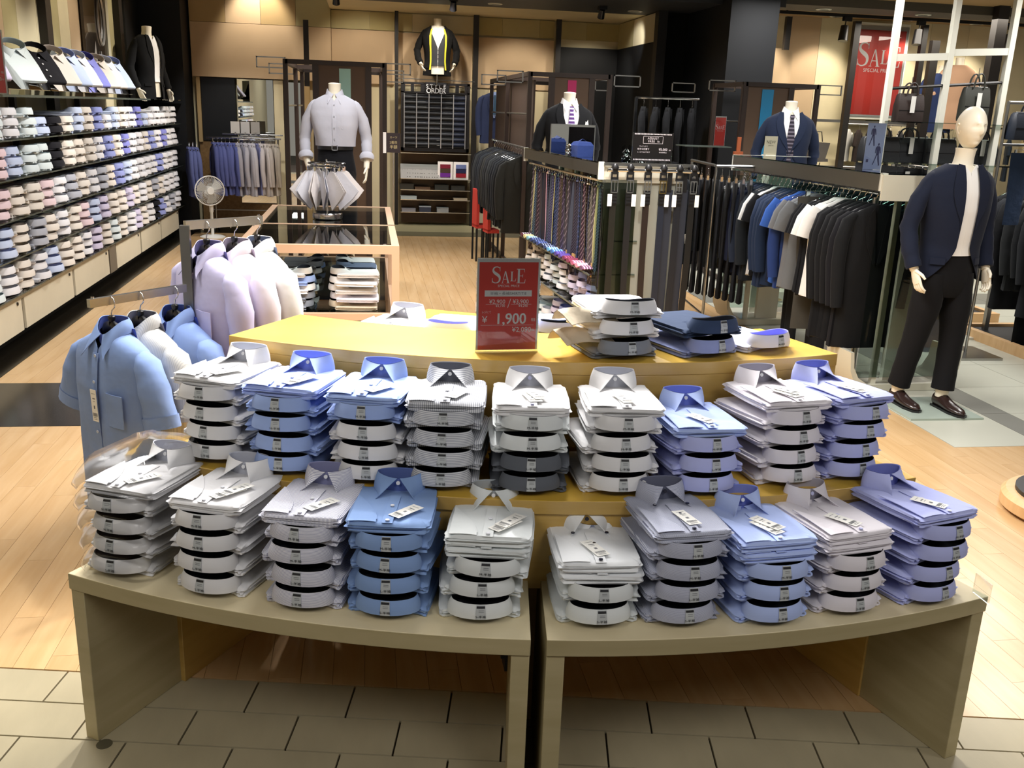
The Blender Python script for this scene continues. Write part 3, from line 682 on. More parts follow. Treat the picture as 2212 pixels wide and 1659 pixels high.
for k,(dx,zz) in enumerate(((-.085,1.108),(-.075,1.17))):
    p=pp(2.25,-2.0,zz); o=MB().sheet(g,.004).build('rolled_sleeve',cloth('#cbbda6'),None,60,(p.x+dx+.01,p.y,p.z)); o.rotation_euler=(0,0,.4)
    tag(o,'crumpled beige sleeve bundle %s left of the pile by the sale sign'%('lower','upper')[k],'sleeve','beige bundles')
# shirts on the rear step, seen over the edge
G='shirts behind the yellow top step'
for k,(fn,rad,ang,hd,lab,rev) in enumerate((('white',1.60,-27.5,150,'white shirt with a tag peeking over the left of the yellow step',True),('lav_in',1.62,-18.8,0,'white shirt with blue collar lining behind the yellow step',False),('steel_lav',1.52,-2.4,0,'steel blue shirt behind the yellow step right of the sale sign',False),('cool_white',1.50,15.6,180,'white shirt behind the navy one on the yellow step',False))):
    folded(fn,pp(rad+(.12 if rev else 0),ang,.931),R(ang+(0 if rev else 0)),lab,v=k,reverse=rev,sticker=None,group=G,sc=1.1)
# ================================================================ sale sign in acrylic stand
M_RED=mat('sign_red','#e2453c',0.35,coat=.4); M_PAPER=mat('sign_white','#f2efec',0.5)
def sale_sign(name,label,w,h,loc,rz,full=True,tilt=0):
    t=thing(name,label,'sign',loc,rz)
    t.rotation_euler=(tilt,0,rz)
    MB().bx((-w/2,-.004,0),(w/2,-.001,h)).bx((-w/2,.001,0),(w/2,.004,h)).build('acrylic_holder',glass('acrylic','#f6f8f8',1.2,.98),t,0)
    m=w*.04
    MB().bx((-w/2+.002,-.0008,.006),(w/2-.002,.0008,h-.002)).build('paper_border',M_PAPER,t,0)
    MB().bx((-w/2+m,-.0014,h*.025),(w/2-m,-.0009,h*.955)).build('red_print',M_RED,t,0)
    F=lambda x,y:(x,-.0017,y)
    mb=MB(); sh=h*.175 if full else w*.40; tw=serif_sale(MB(),0,0,sh,F); serif_sale(mb,-tw/2,h*.735 if full else h*.56,sh,F)
    puttext(mb,'SPECIAL PRICE',h*.036,0,h*.695,F=F) if full else puttext(mb,'SPECIAL PRICE',w*.085,0,h*.50,F=F)
    if full:
        mb.add([F(-.37*w,h*.595),F(.37*w,h*.595),F(.37*w,h*.66),F(-.37*w,h*.66)],[(0,1,2,3)])
        puttext(mb,'¥2,900',h*.062,-.17*w,h*.52,F=F); puttext(mb,'¥3,190',h*.036,-.12*w,h*.483,F=F)
        puttext(mb,'¥3,900',h*.062,.2*w,h*.52,F=F); puttext(mb,'¥4,290',h*.036,.24*w,h*.483,F=F)
        mb.add([F(-.01*w,h*.475),F(0,h*.475),F(.045*w,h*.57),F(.035*w,h*.57)],[(0,1,2,3)])
        for x0,x1,y in ((-.35,-.05,.51),(.05,.37,.51),(-.42,.42,.287)): mb.add([F(x0*w,h*y),F(x1*w,h*y),F(x1*w,h*(y+.003)),F(x0*w,h*(y+.003))],[(0,1,2,3)])
        puttext(mb,'¥',h*.10,-.36*w,h*.315,F=F); puttext(mb,'1,900',h*.165,.045*w,h*.302,F=F,sx=.92); puttext(mb,'1,900',h*.165,.054*w,h*.303,F=lambda x,y:(x,-.00175,y),sx=.92)
        puttext(mb,'レジにて',h*.032,-.335*w,h*.418,F=F,sx=.8); puttext(mb,'税抜',h*.04,.41*w,h*.33,F=F,sx=.6)
        puttext(mb,'¥2,090',h*.075,.23*w,h*.215,F=F); puttext(mb,'税込',h*.03,.41*w,h*.225,F=F,sx=.6)
    mb.build('lettering',M_PAPER,t,0)
    if full:
        mb=MB(); puttext(mb,'半袖・長袖SHIRT/TIE',h*.042,0,h*.612,F=lambda x,y:(x,-.0020,y)); mb.build('grey_lettering',M_INK2,t,0)
    return t
sale_sign('sale_sign','red sale sign in a clear stand on the yellow top step',.198,.292,(0.423,2.80,1.061),R(3),True)
# ================================================================ wall of shirts on the left
M_SHELF=glass('shelf_glass','#d4ded8',1.0,0.88); M_FRAME=mat('shelf_edge','#5c6660',0.25,0.4)
M_CAB=mat('cabinet_cream','#d3cbb4',0.5,var=0.04); M_CABD=mat('cabinet_frame_grey','#6f675a',0.5)
LV=[0.375,0.635,0.905,1.185,1.455]
bays=[(6.3,7.80),(7.82,8.72),(8.74,10.58),(10.60,12.38),(12.42,13.70)]
zoff=[0,0.0,-.012,.0,-.006]
bn_=['nearest','second','third','fourth','farthest']
for bi,(y0,y1) in enumerate(bays):
    t=thing('wall_shelving','%s bay of glass shelving full of folded shirts on left wall'%bn_[bi],'shelving',(-2.95,(y0+y1)/2,0),0,'shelving bays of the shirt wall'); L=t.location
    for li,z in enumerate(LV):
        if bi==4 and li in (2,): pass
        o=MB().bx((0,y0-L.y,z-.010),(.46,y1-L.y,z)).build('glass_shelf',M_SHELF,t,0)
        MB().bx((.46,y0-L.y,z-.009),(.464,y1-L.y,z+.001)).build('shelf_edge',M_FRAME,o,0)
    MB().bx((0,y1-L.y-.02,.3),(.05,y1-L.y+.03,1.76)).build('upright',M_DARK,t,0)
t=thing('top_shelf','long glass shelf above the shirt wall carrying slanted shirts','shelf',(-2.95,10,1.76)); 
MB().bx((0,-3.7,-.012),(.46,1.9,0)).build('glass_shelf',M_SHELF,t,0); MB().bx((.46,-3.7,-.014),(.47,1.9,.004)).build('shelf_edge',M_FRAME,t,0)
MB().bx((0,2.4,-.012),(.50,3.7,0)).build('glass_shelf',M_SHELF,t,0)
# tall posts and the dark poster
for i,(y0,y1) in enumerate(((9.74,10.13),(12.5,12.72))):
    tag(MB().bx((-2.975,y0+.02,0),(-2.90,y0+.18,3.8)).build('wall_upright',M_DARK,smooth=0),'dark upright on the striped left wall %s of the dark picture panel'%('in front','just behind')[i],'post')
t=thing('picture_panel','tall dark picture panel with silver lettering on the left wall','picture',(-2.955,11.5,2.9))
MB().bx((0,-.42,-1.1),(.03,.42,.95)).build('dark_board',mat('picture_dark','#2c241d',0.15,var=.5,vscale=2.0,coat=.6),t,0)
MB().bx((0,.42,-1.1),(.05,.53,.95)).build('pale_frame_edge',mat('frame_pale','#b9b39b',.4),t,0)
mb=MB(); F=lambda x,y:(.034,-x,y)
puttext(mb,'MADE',.10,.02,.35,F=lambda x,y:(.034,-y*1.0+.3,x-.1)) if False else None
mb.tube([(.036,.22+.13*math.sin(2*PI*k/16),-.32+.26*math.cos(2*PI*k/16)) for k in range(17)],.016,6,False)
mb.tube([(.036,.10,.7),(.036,.14,.1),(.036,.20,-.1)],.008,6); mb.tube([(.036,.14,-.65),(.036,.18,-1.0)],.008,6)
mb.add([(.035,-.05,-.55),(.035,-.16,-.75),(.035,-.10,-1.02),(.035,-.01,-.78)],[(0,1,2,3)])
mb.build('silver_print',mat('silver_print','#b5b0a8',.3,.5),t,40)
# cream cabinets under the shelves
cy=[5.6,7.235,8.484,9.668,9.909,11.013,12.099,13.259]
ci=0
for k in range(len(cy)-1):
    y0,y1=cy[k],cy[k+1]
    if y1-y0<.5: 
        tag(MB().bx((-2.95,y0,.10),(-2.50,y1,.355)).build('cabinet_filler',M_CABD,smooth=0),'grey filler between the cream base cabinets of the shirt wall','cabinet'); continue
    t=thing('base_cabinet','cream base cabinet, %s from the near end of the shirt wall'%num(ci),'cabinet',(-2.95,(y0+y1)/2,0),0,'cream base cabinets'); ci+=1; h=(y1-y0)/2
    MB().bx((0,-h,.10),(.43,h,.36)).build('carcass',M_CABD,t,0)
    d=MB().bx((.43,-h+.03,.105),(.447,h-.03,.35)).build('door',M_CAB,t,0)
    MB().cyl((.447,h-.12,.315),.012,.008,12,axis='X').build('lock',M_DARK,d)
    MB().bx((.43,-h,.34),(.455,h,.362)).build('top_rail',M_STEEL,t,0)
tag(MB().bx((-2.93,5.0,0),(-2.62,13.3,.098)).build('cabinet_plinth',M_BLK,smooth=0),'black recessed plinth under the cream wall cabinets','plinth')
# the shirts
wcol={'white':('#dcdce0','#b3b8c6'),'cream':('#dcd5cc','#b0a7a0'),'pink':('#dcc6cc','#a8929c'),'pale blue':('#bcc9e4','#8592c0'),'blue':('#8f98cf','#5a62a0'),'lavender':('#c9c2da','#8d86ac'),'black':('#17171d','#0c0c10'),'grey':('#a9acb6','#5c6070'),'mint white':('#cfdadd','#92a2aa'),'periwinkle':('#7f82c6','#4a4d90')}
SB={};SCM={}
lb=[body_mb(seed=s,detail=False) for s in range(2)]; lc=collar_mb(seg=14,detail=False)
def simple(cn,v):
    if (cn,v) not in SB:
        c,i=wcol[cn]; m1=cloth(c,None,bump=.1); m2=cloth(i,None,bump=0)
        SB[(cn,v)]=lb[v].mesh('body',m1,60); SCM[cn]=lc.mesh('collar',[m1,m2],50)
    return SB[(cn,v)],SCM[cn]
rw_=random.Random(5)
seq=[['white','cream','mint white','white','mint white','pale blue','black','cream','pale blue','cream','blue','white','pale blue','cream','white','periwinkle','pale blue','white','white','white','white','white','white'],
['cream','white','pink','pale blue','mint white','mint white','black','cream','cream','cream','white','blue','cream','periwinkle','white','white','cream','blue','white','periwinkle','white','white','white'],
['pale blue','pale blue','pink','cream','cream','pink','white','grey','cream','white','grey','cream','blue','pale blue','white','white','white','white','blue','white','white','white','white'],
['white','black','pale blue','cream','grey','cream','white','cream','pink','pale blue','lavender','cream','cream','lavender','cream','white','cream','grey','cream','white','white','white','white'],
['white','cream','white','cream','grey','mint white','cream','lavender','black','periwinkle','cream','black','pale blue','white','cream','cream','white','white','pale blue','cream','white','white','white']]
lowest=['lavender','mint white','white','cream','white','pale blue','cream','cream','white','lavender','cream','mint white','cream','white','lavender','cream','white','black','blue','white','grey','white','white']
order=[]
ys=[];y=6.42
while y<13.55: ys.append(y); y+=.325
for li in range(5):
    sq=(seq[::-1])[li] if li else lowest
    for si,yy in enumerate(ys):
        bi=next((k for k,(a,b) in enumerate(bays) if a<=yy<=b+.05),0)
        if any(abs(yy-b[1]-.01)<.10 for b in bays[:-1]): yy=yy+.03
        cn=sq[si%len(sq)]; n=rw_.choice((3,3,3,3) if li<4 else (2,3,3,3))
        if li in (4,) and 7.9<yy<8.9: n=2
        for k in range(n): order.append((yy,li,si,k,n,cn,bi))
order.sort(key=lambda q:q[0])
lvname={0:'lowest',1:'fourth',2:'third',3:'second',4:'top'}
far=MB(); farc={}
for idx,(yy,li,si,k,n,cn,bi) in enumerate(order):
    z=LV[li]+.001+k*.072; x=-2.47+rw_.uniform(-.015,.01)-.004*k; rz=PI/2+R(rw_.uniform(-9,5)+(10 if k==n-1 and rw_.random()<.3 else 0))
    if yy<6.55 and li<1: pass
    if idx<170:
        t=thing('folded_shirt','%s folded shirt, %s, %s stack along the %s wall shelf'%(cn,POS[k] if k<n-1 else 'topmost',num(si),lvname[li]),'shirt',(x,yy+rw_.uniform(-.008,.008),z),rz,'shirts on the wall shelves')
        b,c=simple(cn,idx%2); ob('body',b,t); ob('collar',c,t); t.scale=(1.3,1.2,1.28)
    else:
        farc.setdefault(cn,[]).append((x,yy,z,rz))
for cn,L_ in farc.items():
    mb=MB()
    for (x,yy,z,rz) in L_:
        Mx=Matrix.Translation((x,yy,z))@Matrix.Rotation(rz,4,'Z')@Matrix.Diagonal((1.3,1.2,1.28,1))
        for src in (lb[0],lc): mb.add([tuple(Mx@Vector(v)) for v in src.v],src.f)
    c,i=wcol[cn]; o=mb.build('far_folded_shirts',cloth(c,None,bump=.1),None,55)
    tag(o,'%s folded shirts at the far end of the left wall'%cn,'shirts','far shirts on the wall shelves','stuff')
# slanted shirts on the top shelf
sl=[('white',6.95),('lavender',7.2),('mint white',7.98),('black',8.5),('cream',8.95),('pale blue',9.3),('white',9.65),('periwinkle',9.95),('cream',10.35),('white',10.65),('pale blue',11.0)]
ord_=0
for i,(cn,yy) in enumerate(sl):
    b,c=simple(cn,i%2)
    t=thing('slanted_shirt','%s shirt propped on the top shelf, %s from the left'%(cn,num(i)),'shirt',(-2.80,yy+.3,2.13),0,'slanted shirts on the top shelf')
    # collar up at the wall, hem down towards the aisle
    t.rotation_euler=(R(-50),0,-PI/2); t.rotation_mode='XYZ'
    t.matrix_world=Matrix.Translation((-2.82,yy+.42,2.14))@Matrix.Rotation(R(-130),4,'Z')@Matrix.Rotation(R(-46),4,'X'); t.scale=(1.35,1.35,1.35)
    ob('body',b,t); ob('collar',c,t)
    if cn=='black':
        for q in range(4): MB().cyl((0,.11+.05*q,.031),.006,.003,8).build('button',M_BTNW,t)
for k,(y0,y1) in enumerate(((6.9,8.3),(8.35,9.75),(9.8,11.2))):
    g=MB().sheet([[(-2.86,y0+.1,2.12),(-2.86,y1+.1,2.12)],[(-2.58,y0+.1,1.80),(-2.58,y1+.1,1.80)],[(-2.52,y0+.1,1.80),(-2.52,y1+.1,1.80)]],.004).build('acrylic_slope',glass('acrylic','#f6f8f8',1.2,.98),None,0)
    tag(g,'clear sloping acrylic rest on the top shelf, %s'%('nearest one','middle one','farthest one')[k],'stand','acrylic rests')
# red sale card at the left edge
sale_sign('sale_card','red sale card standing on the top shelf at the left edge of the picture',.30,.42,(-2.53,7.10,1.762),R(55),True)
# ================================================================ garments on hangers
def interp(tab,z):
    if z>=tab[0][0]: return tab[0][1:]
    for a,b in zip(tab,tab[1:]):
        if z>=b[0]:
            t=(a[0]-z)/(a[0]-b[0]); return [a[i]*(1-t)+b[i]*t for i in range(1,len(a))]
    return tab[-1][1:]
_G={}
def garment_meshes(kind,color,v,th=.042,stripe=None):
    k=(kind,color,v,stripe)
    if k in _G: return _G[k]
    rg=random.Random(v*13+len(kind)); out=[]
    m=cloth(color,stripe,0,110,.3,bump=.35,soft=9)
    if kind=='trousers':
        mb=MB(); rings=[]
        for i in range(14):
            t=i/13; z=-.10-1.0*t; hw=.20*(1-.35*t) if t<.5 else .165-.02*t; rr=[]
            for j in range(16):
                a=2*PI*j/16; rr.append((hw*math.cos(a)*(1+.03*math.sin(5*t+v)),.022*math.sin(a)*(1+.3*math.sin(9*t+j)),z))
            rings.append(rr)
        mb.loft(rings); out.append(('body',mb.mesh('body',m,60)))
        _G[k]=out; return out
    hem={'jacket':-.86,'shirt':-.88,'tee':-.80,'coat':-1.05,'longtee':-.84}[kind]+rg.uniform(-.02,.02)
    tab=[(-.085,.05,.035),(-.10,.075,.04),(-.125,.14,.045),(-.155,.195,.048),(-.19,.215,.05),(-.30,.205,.055),(-.45,.195,.05),(-.6,.20,.048),(hem,.215,.05)]
    mb=MB(); rings=[]; N=22
    for i in range(19):
        t=i/18; z=-.085+(hem+.085)*(t**1.25); hw,hd=interp(tab,z); hd*=th/.042*.8; rr=[]
        for j in range(N):
            a=2*PI*j/N; f=1+.10*t*math.sin(3*a+v)+.06*t*math.sin(7*a+2*v+3*t)
            rr.append((hw*math.copysign(abs(math.cos(a))**.85,math.cos(a)),hd*f*math.sin(a)+.010*t*math.sin(6*a+v),z+.006*math.sin(4*a+v)*t))
        rings.append(rr)
    mb.loft(rings); out.append(('body',mb.mesh('body',m,60)))
    for s in (-1,1):
        mb=MB()
        if kind=='tee': pts=[(s*.185,0,-.165),(s*.235,-.004,-.25),(s*.262,.0,-.37)]; rd=[(.055,.035),(.066,.036),(.070,.030)]
        else:
            e=-.74 if kind!='coat' else -.78; o_=rg.uniform(-.012,.012)
            pts=[(s*.160,0,-.150),(s*.205,0,-.20),(s*.237,o_,-.33),(s*.243,o_*1.5,-.48),(s*.236,o_-.012,-.62),(s*.225,o_-.02,e)]; rd=[(.022,.030),(.045,.040),(.050,.040),(.048,.037),(.045,.034),(.041,.030)]
        mb.tube(pts,rd,12,True,ref=(1,0,0))
        if kind=='jacket':
            pass
        out.append(('sleeve',mb.mesh('sleeve',m,60)))
    if kind in('jacket','coat'):
        mb=MB()
        for s in (-1,1): mb.sheet([[(s*.05,-th-.004,-.10),(s*.075,-th-.004,-.14)],[(s*.035,-th*1.1-.006,-.2),(s*.10,-th*1.1-.005,-.24)],[(s*.02,-th*1.2-.006,-.34),(s*.075,-th*1.2-.005,-.36)],[(s*.004,-th*1.2-.006,-.48),(s*.015,-th*1.2-.006,-.48)]],.004)
        out.append(('lapel',mb.mesh('lapel',m,60)))
    if kind=='shirt':
        mb=MB(); 
        for s in (-1,1): mb.sheet([[(s*.002,-.045,-.12),(s*.05,-.05,-.16)],[(s*.06,-.02,-.075),(s*.085,-.03,-.115)],[(s*.055,.03,-.07),(s*.075,.035,-.10)],[(0,.045,-.07),(0,.05,-.10)]],.003)
        out.append(('collar',mb.mesh('collar',m,60)))
    _G[k]=out; return out
_H={}
def hangermesh(mh='chrome',dark=True):
    k=(mh,dark)
    if k in _H: return _H[k]
    mb=MB()
    pts=[(0,0,-.105),(0,0,-.075),(.004,0,-.055),(.018,0,-.038)]+[(.0+.022*math.sin(a),0,-.018+.022*math.cos(a)) for a in [PI*.75-PI*1.35*i/9 for i in range(10)]]
    mb.mat(0).tube(pts,.0022,6)
    mb.mat(1)
    for s in (-1,1): mb.tube([(0,0,-.095),(s*.06,0,-.105),(s*.13,0,-.135),(s*.19,-.0,-.175)],[(.010,.008),(.013,.010),(.013,.014),(.014,.020)],8,ref=(0,0,1))
    mb.tube([(-.17,0,-.172),(.17,0,-.172)],.003,6)
    me=mb.mesh('coat_hanger',[M_CHROME,M_BPL if dark else M_CHROME],50); _H[k]=me; return me
def hang(kind,color,loc,rz,label,cat,group,v=0,hlabel=None,tagc=False,sc=1.0,dark=True,stripe=None,tilt=0):
    t=thing({'jacket':'suit_jacket','shirt':'hanging_shirt','tee':'hanging_tee','coat':'hanging_coat','trousers':'hanging_trousers','longtee':'hanging_pullover'}[kind],label,cat,loc,rz,group)
    t.scale=(sc,sc,sc)
    for nme,me in garment_meshes(kind,color,v,stripe=stripe): ob(nme,me,t)
    if tagc: o=ob('price_tag',tagmesh,t); o.matrix_local=Matrix.Translation((.08,-.075,-.66))@Matrix.Rotation(PI/2,4,'X')@Matrix.Rotation(R(8),4,'Z')
    if kind!='trousers':
        h=ob('coat_hanger',hangermesh(dark=dark),None,loc,rz); h.scale=(sc,sc,sc)
        tag(h,hlabel or 'hanger of the '+label[:200],'hanger',group+' hangers')
    else:
        mb=MB(); k='clip'
        if k not in _H:
            mb.tube([(0,0,-.06),(.0,0,-.04)]+[(.02*math.sin(a),0,-.02+.02*math.cos(a)) for a in [PI*.75-PI*1.35*i/7 for i in range(8)]],.002,6); mb.tube([(-.15,0,-.06),(.15,0,-.06)],.004,6)
            for s in (-1,1): mb.box((s*.13,0,-.085),(.03,.02,.05))
            _H[k]=mb.mesh('clip_hanger',M_CHROME,50)
        h=ob('clip_hanger',_H[k],None,loc,rz); h.scale=(sc,sc,sc); tag(h,hlabel or 'clip hanger of the '+label,'hanger',group+' hangers')
    return t
# ---------------- T-shaped steel stand with six hanging shirts at the left
PX=(-.735,4.0)
t=thing('shirt_stand','steel stand with two stepped arms left of the yellow step','rack',(PX[0],PX[1],0))
MB().bx((-.019,-.019,0.02),(.019,.019,1.285)).build('post',M_STEEL,t,0)
la=Vector((-1.035,3.655,1.03))-Vector((PX[0],PX[1],0)); ua=Vector((-.455,4.235,1.285))-Vector((PX[0],PX[1],0))
def arm(name,p,q,w,h):
    d=(q-p); d.z=0; L_=d.length; a=math.atan2(d.y,d.x)
    return MB().box(((p+q)/2),(L_,w,h),a).build(name,M_STEEL,t,0)
arm('lower_arm',Vector((0,0,1.03)),la,.02,.032); arm('upper_arm',Vector((0,0,1.285)),ua,.02,.036)
for p in (la,ua): MB().lathe((p.x*.96,p.y*.96,p.z+.014),[(0.001,.012),(.006,.010),(.006,.004),(.003,0)],12).build('stop_knob',M_CHROME,t)
arm('brace',Vector((.02,.02,.90)),Vector((.0,.0,.90))+Vector((-.05,-.07,0)),.02,.03)
arm('foot_bar',Vector((.30,.26,.012)),Vector((-.30,-.26,.012)),.05,.024)
MB().bx((-.017,-.017,.62),(.017,.017,1.03)).build('sliding_sleeve',M_STEEL,t,0)
# detailed hanging shirt, front towards local -y
def big_shirt(loc,rz,col,inner,label,btn='#8fa0d0',short=True,tagged=False,stripe=None,seed=0,pocket=True):
    m=cloth(col,stripe,0,150,.35,bump=.45,soft=7); mi=cloth(inner,None,bump=.1)
    t=thing('hanging_shirt',label,'shirt',loc,rz,'shirts hanging on the steel stand')
    tab=[(-.075,.058,.050),(-.09,.075,.055),(-.115,.135,.062),(-.145,.195,.070),(-.19,.222,.080),(-.30,.218,.092),(-.45,.208,.09),(-.60,.212,.088),(-.80,.225,.085)]
    N=48; g=[]; rg=random.Random(seed); ph=rg.uniform(0,6)
    for i in range(34):
        q=i/33; z=-.078-.735*q**1.15; hw,hd=interp(tab,z); op=max(0.0,.055*(1-(q/.13))) if q<.13 else 0.0
        a0=max(.015,math.asin(min(.9,op/hw))); row=[]
        for j in range(N+1):
            a=a0+(2*PI-2*a0)*j/N; fz=q*(.5+.5*math.cos(a))
            f=1+.13*q*math.sin(5*a+ph+2*q)+.07*q*math.sin(11*a+ph)+.05*noise.noise(Vector((math.cos(a)*3,math.sin(a)*3,z*9+seed)))*min(1,q*4)
            row.append((hw*math.sin(a)*(1+.02*math.sin(9*z)),-hd*math.cos(a)*f,z+.004*math.sin(7*a)*q))
        g.append(row)
    MB().sheet(g,.0025).build('body',m,t,60)
    MB().sheet([[(x,-interp(tab,z)[1]*(1+.02*math.sin(12*z))-.010,z) for z in [-.155-.65*k/16 for k in range(17)]] for x in (-.017,-.015,.015,.017)],.002).build('placket',m,t,50)
    for s in (-1,1):
        if short: pts=[(s*.15,0,-.145),(s*.195,0,-.185),(s*.235,-.006,-.28),(s*.272,-.008,-.42)]; rd=[(.018,.03),(.045,.052),(.068,.056),(.086,.050)]
        else: pts=[(s*.15,0,-.145),(s*.195,0,-.185),(s*.225,0,-.30),(s*.242,0,-.48),(s*.245,-.01,-.64),(s*.24,-.015,-.74)]; rd=[(.018,.03),(.045,.052),(.060,.052),(.055,.046),(.047,.040),(.042,.036)]
        P_=[];
        for i in range(len(pts)-1):
            for k in range(3): u=k/3; P_.append((tuple(pts[i][a]*(1-u)+pts[i+1][a]*u for a in range(3)),tuple(rd[i][a]*(1-u)+rd[i+1][a]*u for a in range(2))))
        P_.append((pts[-1],rd[-1]))
        mb=MB(); mb.tube([p for p,_ in P_],[(r[0]*(1+.06*math.sin(i*1.7+seed)),r[1]*(1+.06*math.cos(i*2.1))) for i,(p,r) in enumerate(P_)],18,False,ref=(1,0,0))
        mb.build('sleeve',m,t,60)
        mb=MB(); mb.tube([P_[-2][0],P_[-1][0]],[(P_[-1][1][0]+.003,P_[-1][1][1]+.003)]*2,18,False,ref=(1,0,0)); mb.build('cuff',m,t,60)
    # collar: stand and two long points
    g=[];n=26
    for i in range(n+1):
        th=-PI+.10+(2*PI-.2)*i/n; th2=th; s=smooth((abs(th)-1.5)/(PI-1.5)); sg=1 if th>0 else -1
        top=Vector((.062*math.sin(th),.052*math.cos(th)+.005,-.035-.055*s))
        bot=Vector((.076*math.sin(th),.064*math.cos(th)+.005,-.085-.02*s)).lerp(Vector((sg*.068,-.098,-.175)),s)
        g.append([tuple(top.lerp(bot,k/4)+Vector((math.sin(th),math.cos(th),0))*.006*math.sin(PI*k/4)) for k in range(5)])
    # theta 0 = back (+y)
    MB().sheet(g,.0025).build('collar',cloth(col,stripe,1,150,.35,bump=.05),t,50)
    g=[]
    for i in range(n+1):
        th=-PI+.05+(2*PI-.1)*i/n; s=smooth((abs(th)-1.5)/(PI-1.5))
        g.append([(.058*math.sin(th),.048*math.cos(th)+.005,-.036-.055*s),(.062*math.sin(th),.052*math.cos(th)+.004,-.075-.055*s)])
    MB().sheet(g).build('collar_stand',mi,t,50)
    MB().sheet([[(x,.035,-.07),(x,.048,-.14),(x,.05,-.20)] for x in (-.09,-.03,.03,.09)]).build('inside_yoke',mi,t,50)
    mbt=mat('btn'+btn,btn,.25)
    for k in range(6):
        z=-.165-.10*k; hd=interp(tab,z)[1]; o=MB().cyl((0,0,0),.0062,.003,14).build('button',mbt,t); o.matrix_local=Matrix.Translation((.004,-hd*(1+.02*math.sin(12*z))-.0125,z))@Matrix.Rotation(PI/2,4,'X')
    if pocket: MB().sheet([[(x,-.094-.006*(1-abs(x-.10)/.06),z) for z in (-.30,-.36,-.43)] for x in (.045,.10,.155)],.003).build('pocket',m,t,50)
    if tagged:
        o=ob('price_tag',tagmesh,t); o.matrix_local=Matrix.Translation((.012,-.112,-.42))@Matrix.Rotation(PI/2,4,'X')@Matrix.Rotation(R(2),4,'Z')@Matrix.Diagonal((1.1,1.5,1,1))
    return t
def big_hanger(loc,rz,label):
    t=thing('coat_hanger',label,'hanger',loc,rz,'black hangers on the steel stand')
    pts=[(0,0,-.062),(0,0,-.045),(.006,0,-.030)]+[(.026*math.sin(a),0,.0-.004+.026*math.cos(a)) for a in [PI*.72-PI*1.4*i/12 for i in range(13)]]
    MB().tube(pts,.0024,8).build('hook',M_CHROME,t,60)
    mb=MB()
    for s in (-1,1): mb.tube([(0,0,-.092),(s*.03,0,-.104),(s*.07,0,-.150),(s*.11,.0,-.180),(s*.14,0,-.198)],[(.022,.012),(.024,.014),(.012,.014),(.010,.014),(.008,.012)],12,ref=(0,0,1))
    mb.build('shoulders',M_BPL,t,60); MB().lathe((0,0,-.068),[(.008,-.01),(.014,0),(.014,.012),(.009,.016)],14).build('size_collar',M_BPL,t)
    return t
dl=(la-Vector((0,0,1.03))).normalized(); rzl=math.atan2(dl.y,dl.x)+PI/2   # shoulder axis across the arm, fronts outward
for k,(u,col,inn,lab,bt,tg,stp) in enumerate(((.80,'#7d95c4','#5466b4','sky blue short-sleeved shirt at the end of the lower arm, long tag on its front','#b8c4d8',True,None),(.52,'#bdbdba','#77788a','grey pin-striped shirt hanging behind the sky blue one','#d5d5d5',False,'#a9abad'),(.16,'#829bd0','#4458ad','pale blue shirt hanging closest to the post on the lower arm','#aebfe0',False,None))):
    p=Vector((PX[0],PX[1],1.03))+dl*(u*(la-Vector((0,0,1.03))).length); z=1.03-.007
    big_shirt((p.x,p.y,z-.030),rzl,col,inn,lab,bt,True,tg,stp,k); big_hanger((p.x,p.y,z),rzl,'black hanger of the %s'%('sky blue shirt at the arm end','pin-striped shirt','pale blue shirt by the post')[k])
du=(ua-Vector((0,0,1.285))).normalized(); rzu=math.atan2(-du.y,-du.x)+PI/2
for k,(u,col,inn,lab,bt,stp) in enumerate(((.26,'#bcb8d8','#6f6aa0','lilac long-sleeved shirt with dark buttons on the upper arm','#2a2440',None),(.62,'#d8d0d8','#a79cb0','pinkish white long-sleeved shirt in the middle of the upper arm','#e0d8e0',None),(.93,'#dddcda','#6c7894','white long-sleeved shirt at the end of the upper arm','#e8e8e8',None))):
    p=Vector((PX[0],PX[1],1.285))+du*(u*(ua-Vector((0,0,1.285))).length); z=1.285-.009
    big_shirt((p.x,p.y,z-.030),rzu,col,inn,lab,bt,False,False,stp,k+5); big_hanger((p.x,p.y,z),rzu,'black hanger of the %s'%('lilac shirt','pinkish white shirt','white shirt at the arm end')[k])
P_TAN=(8.260,12.900,2.718); P_NAV=(8.081,13.000,2.604)
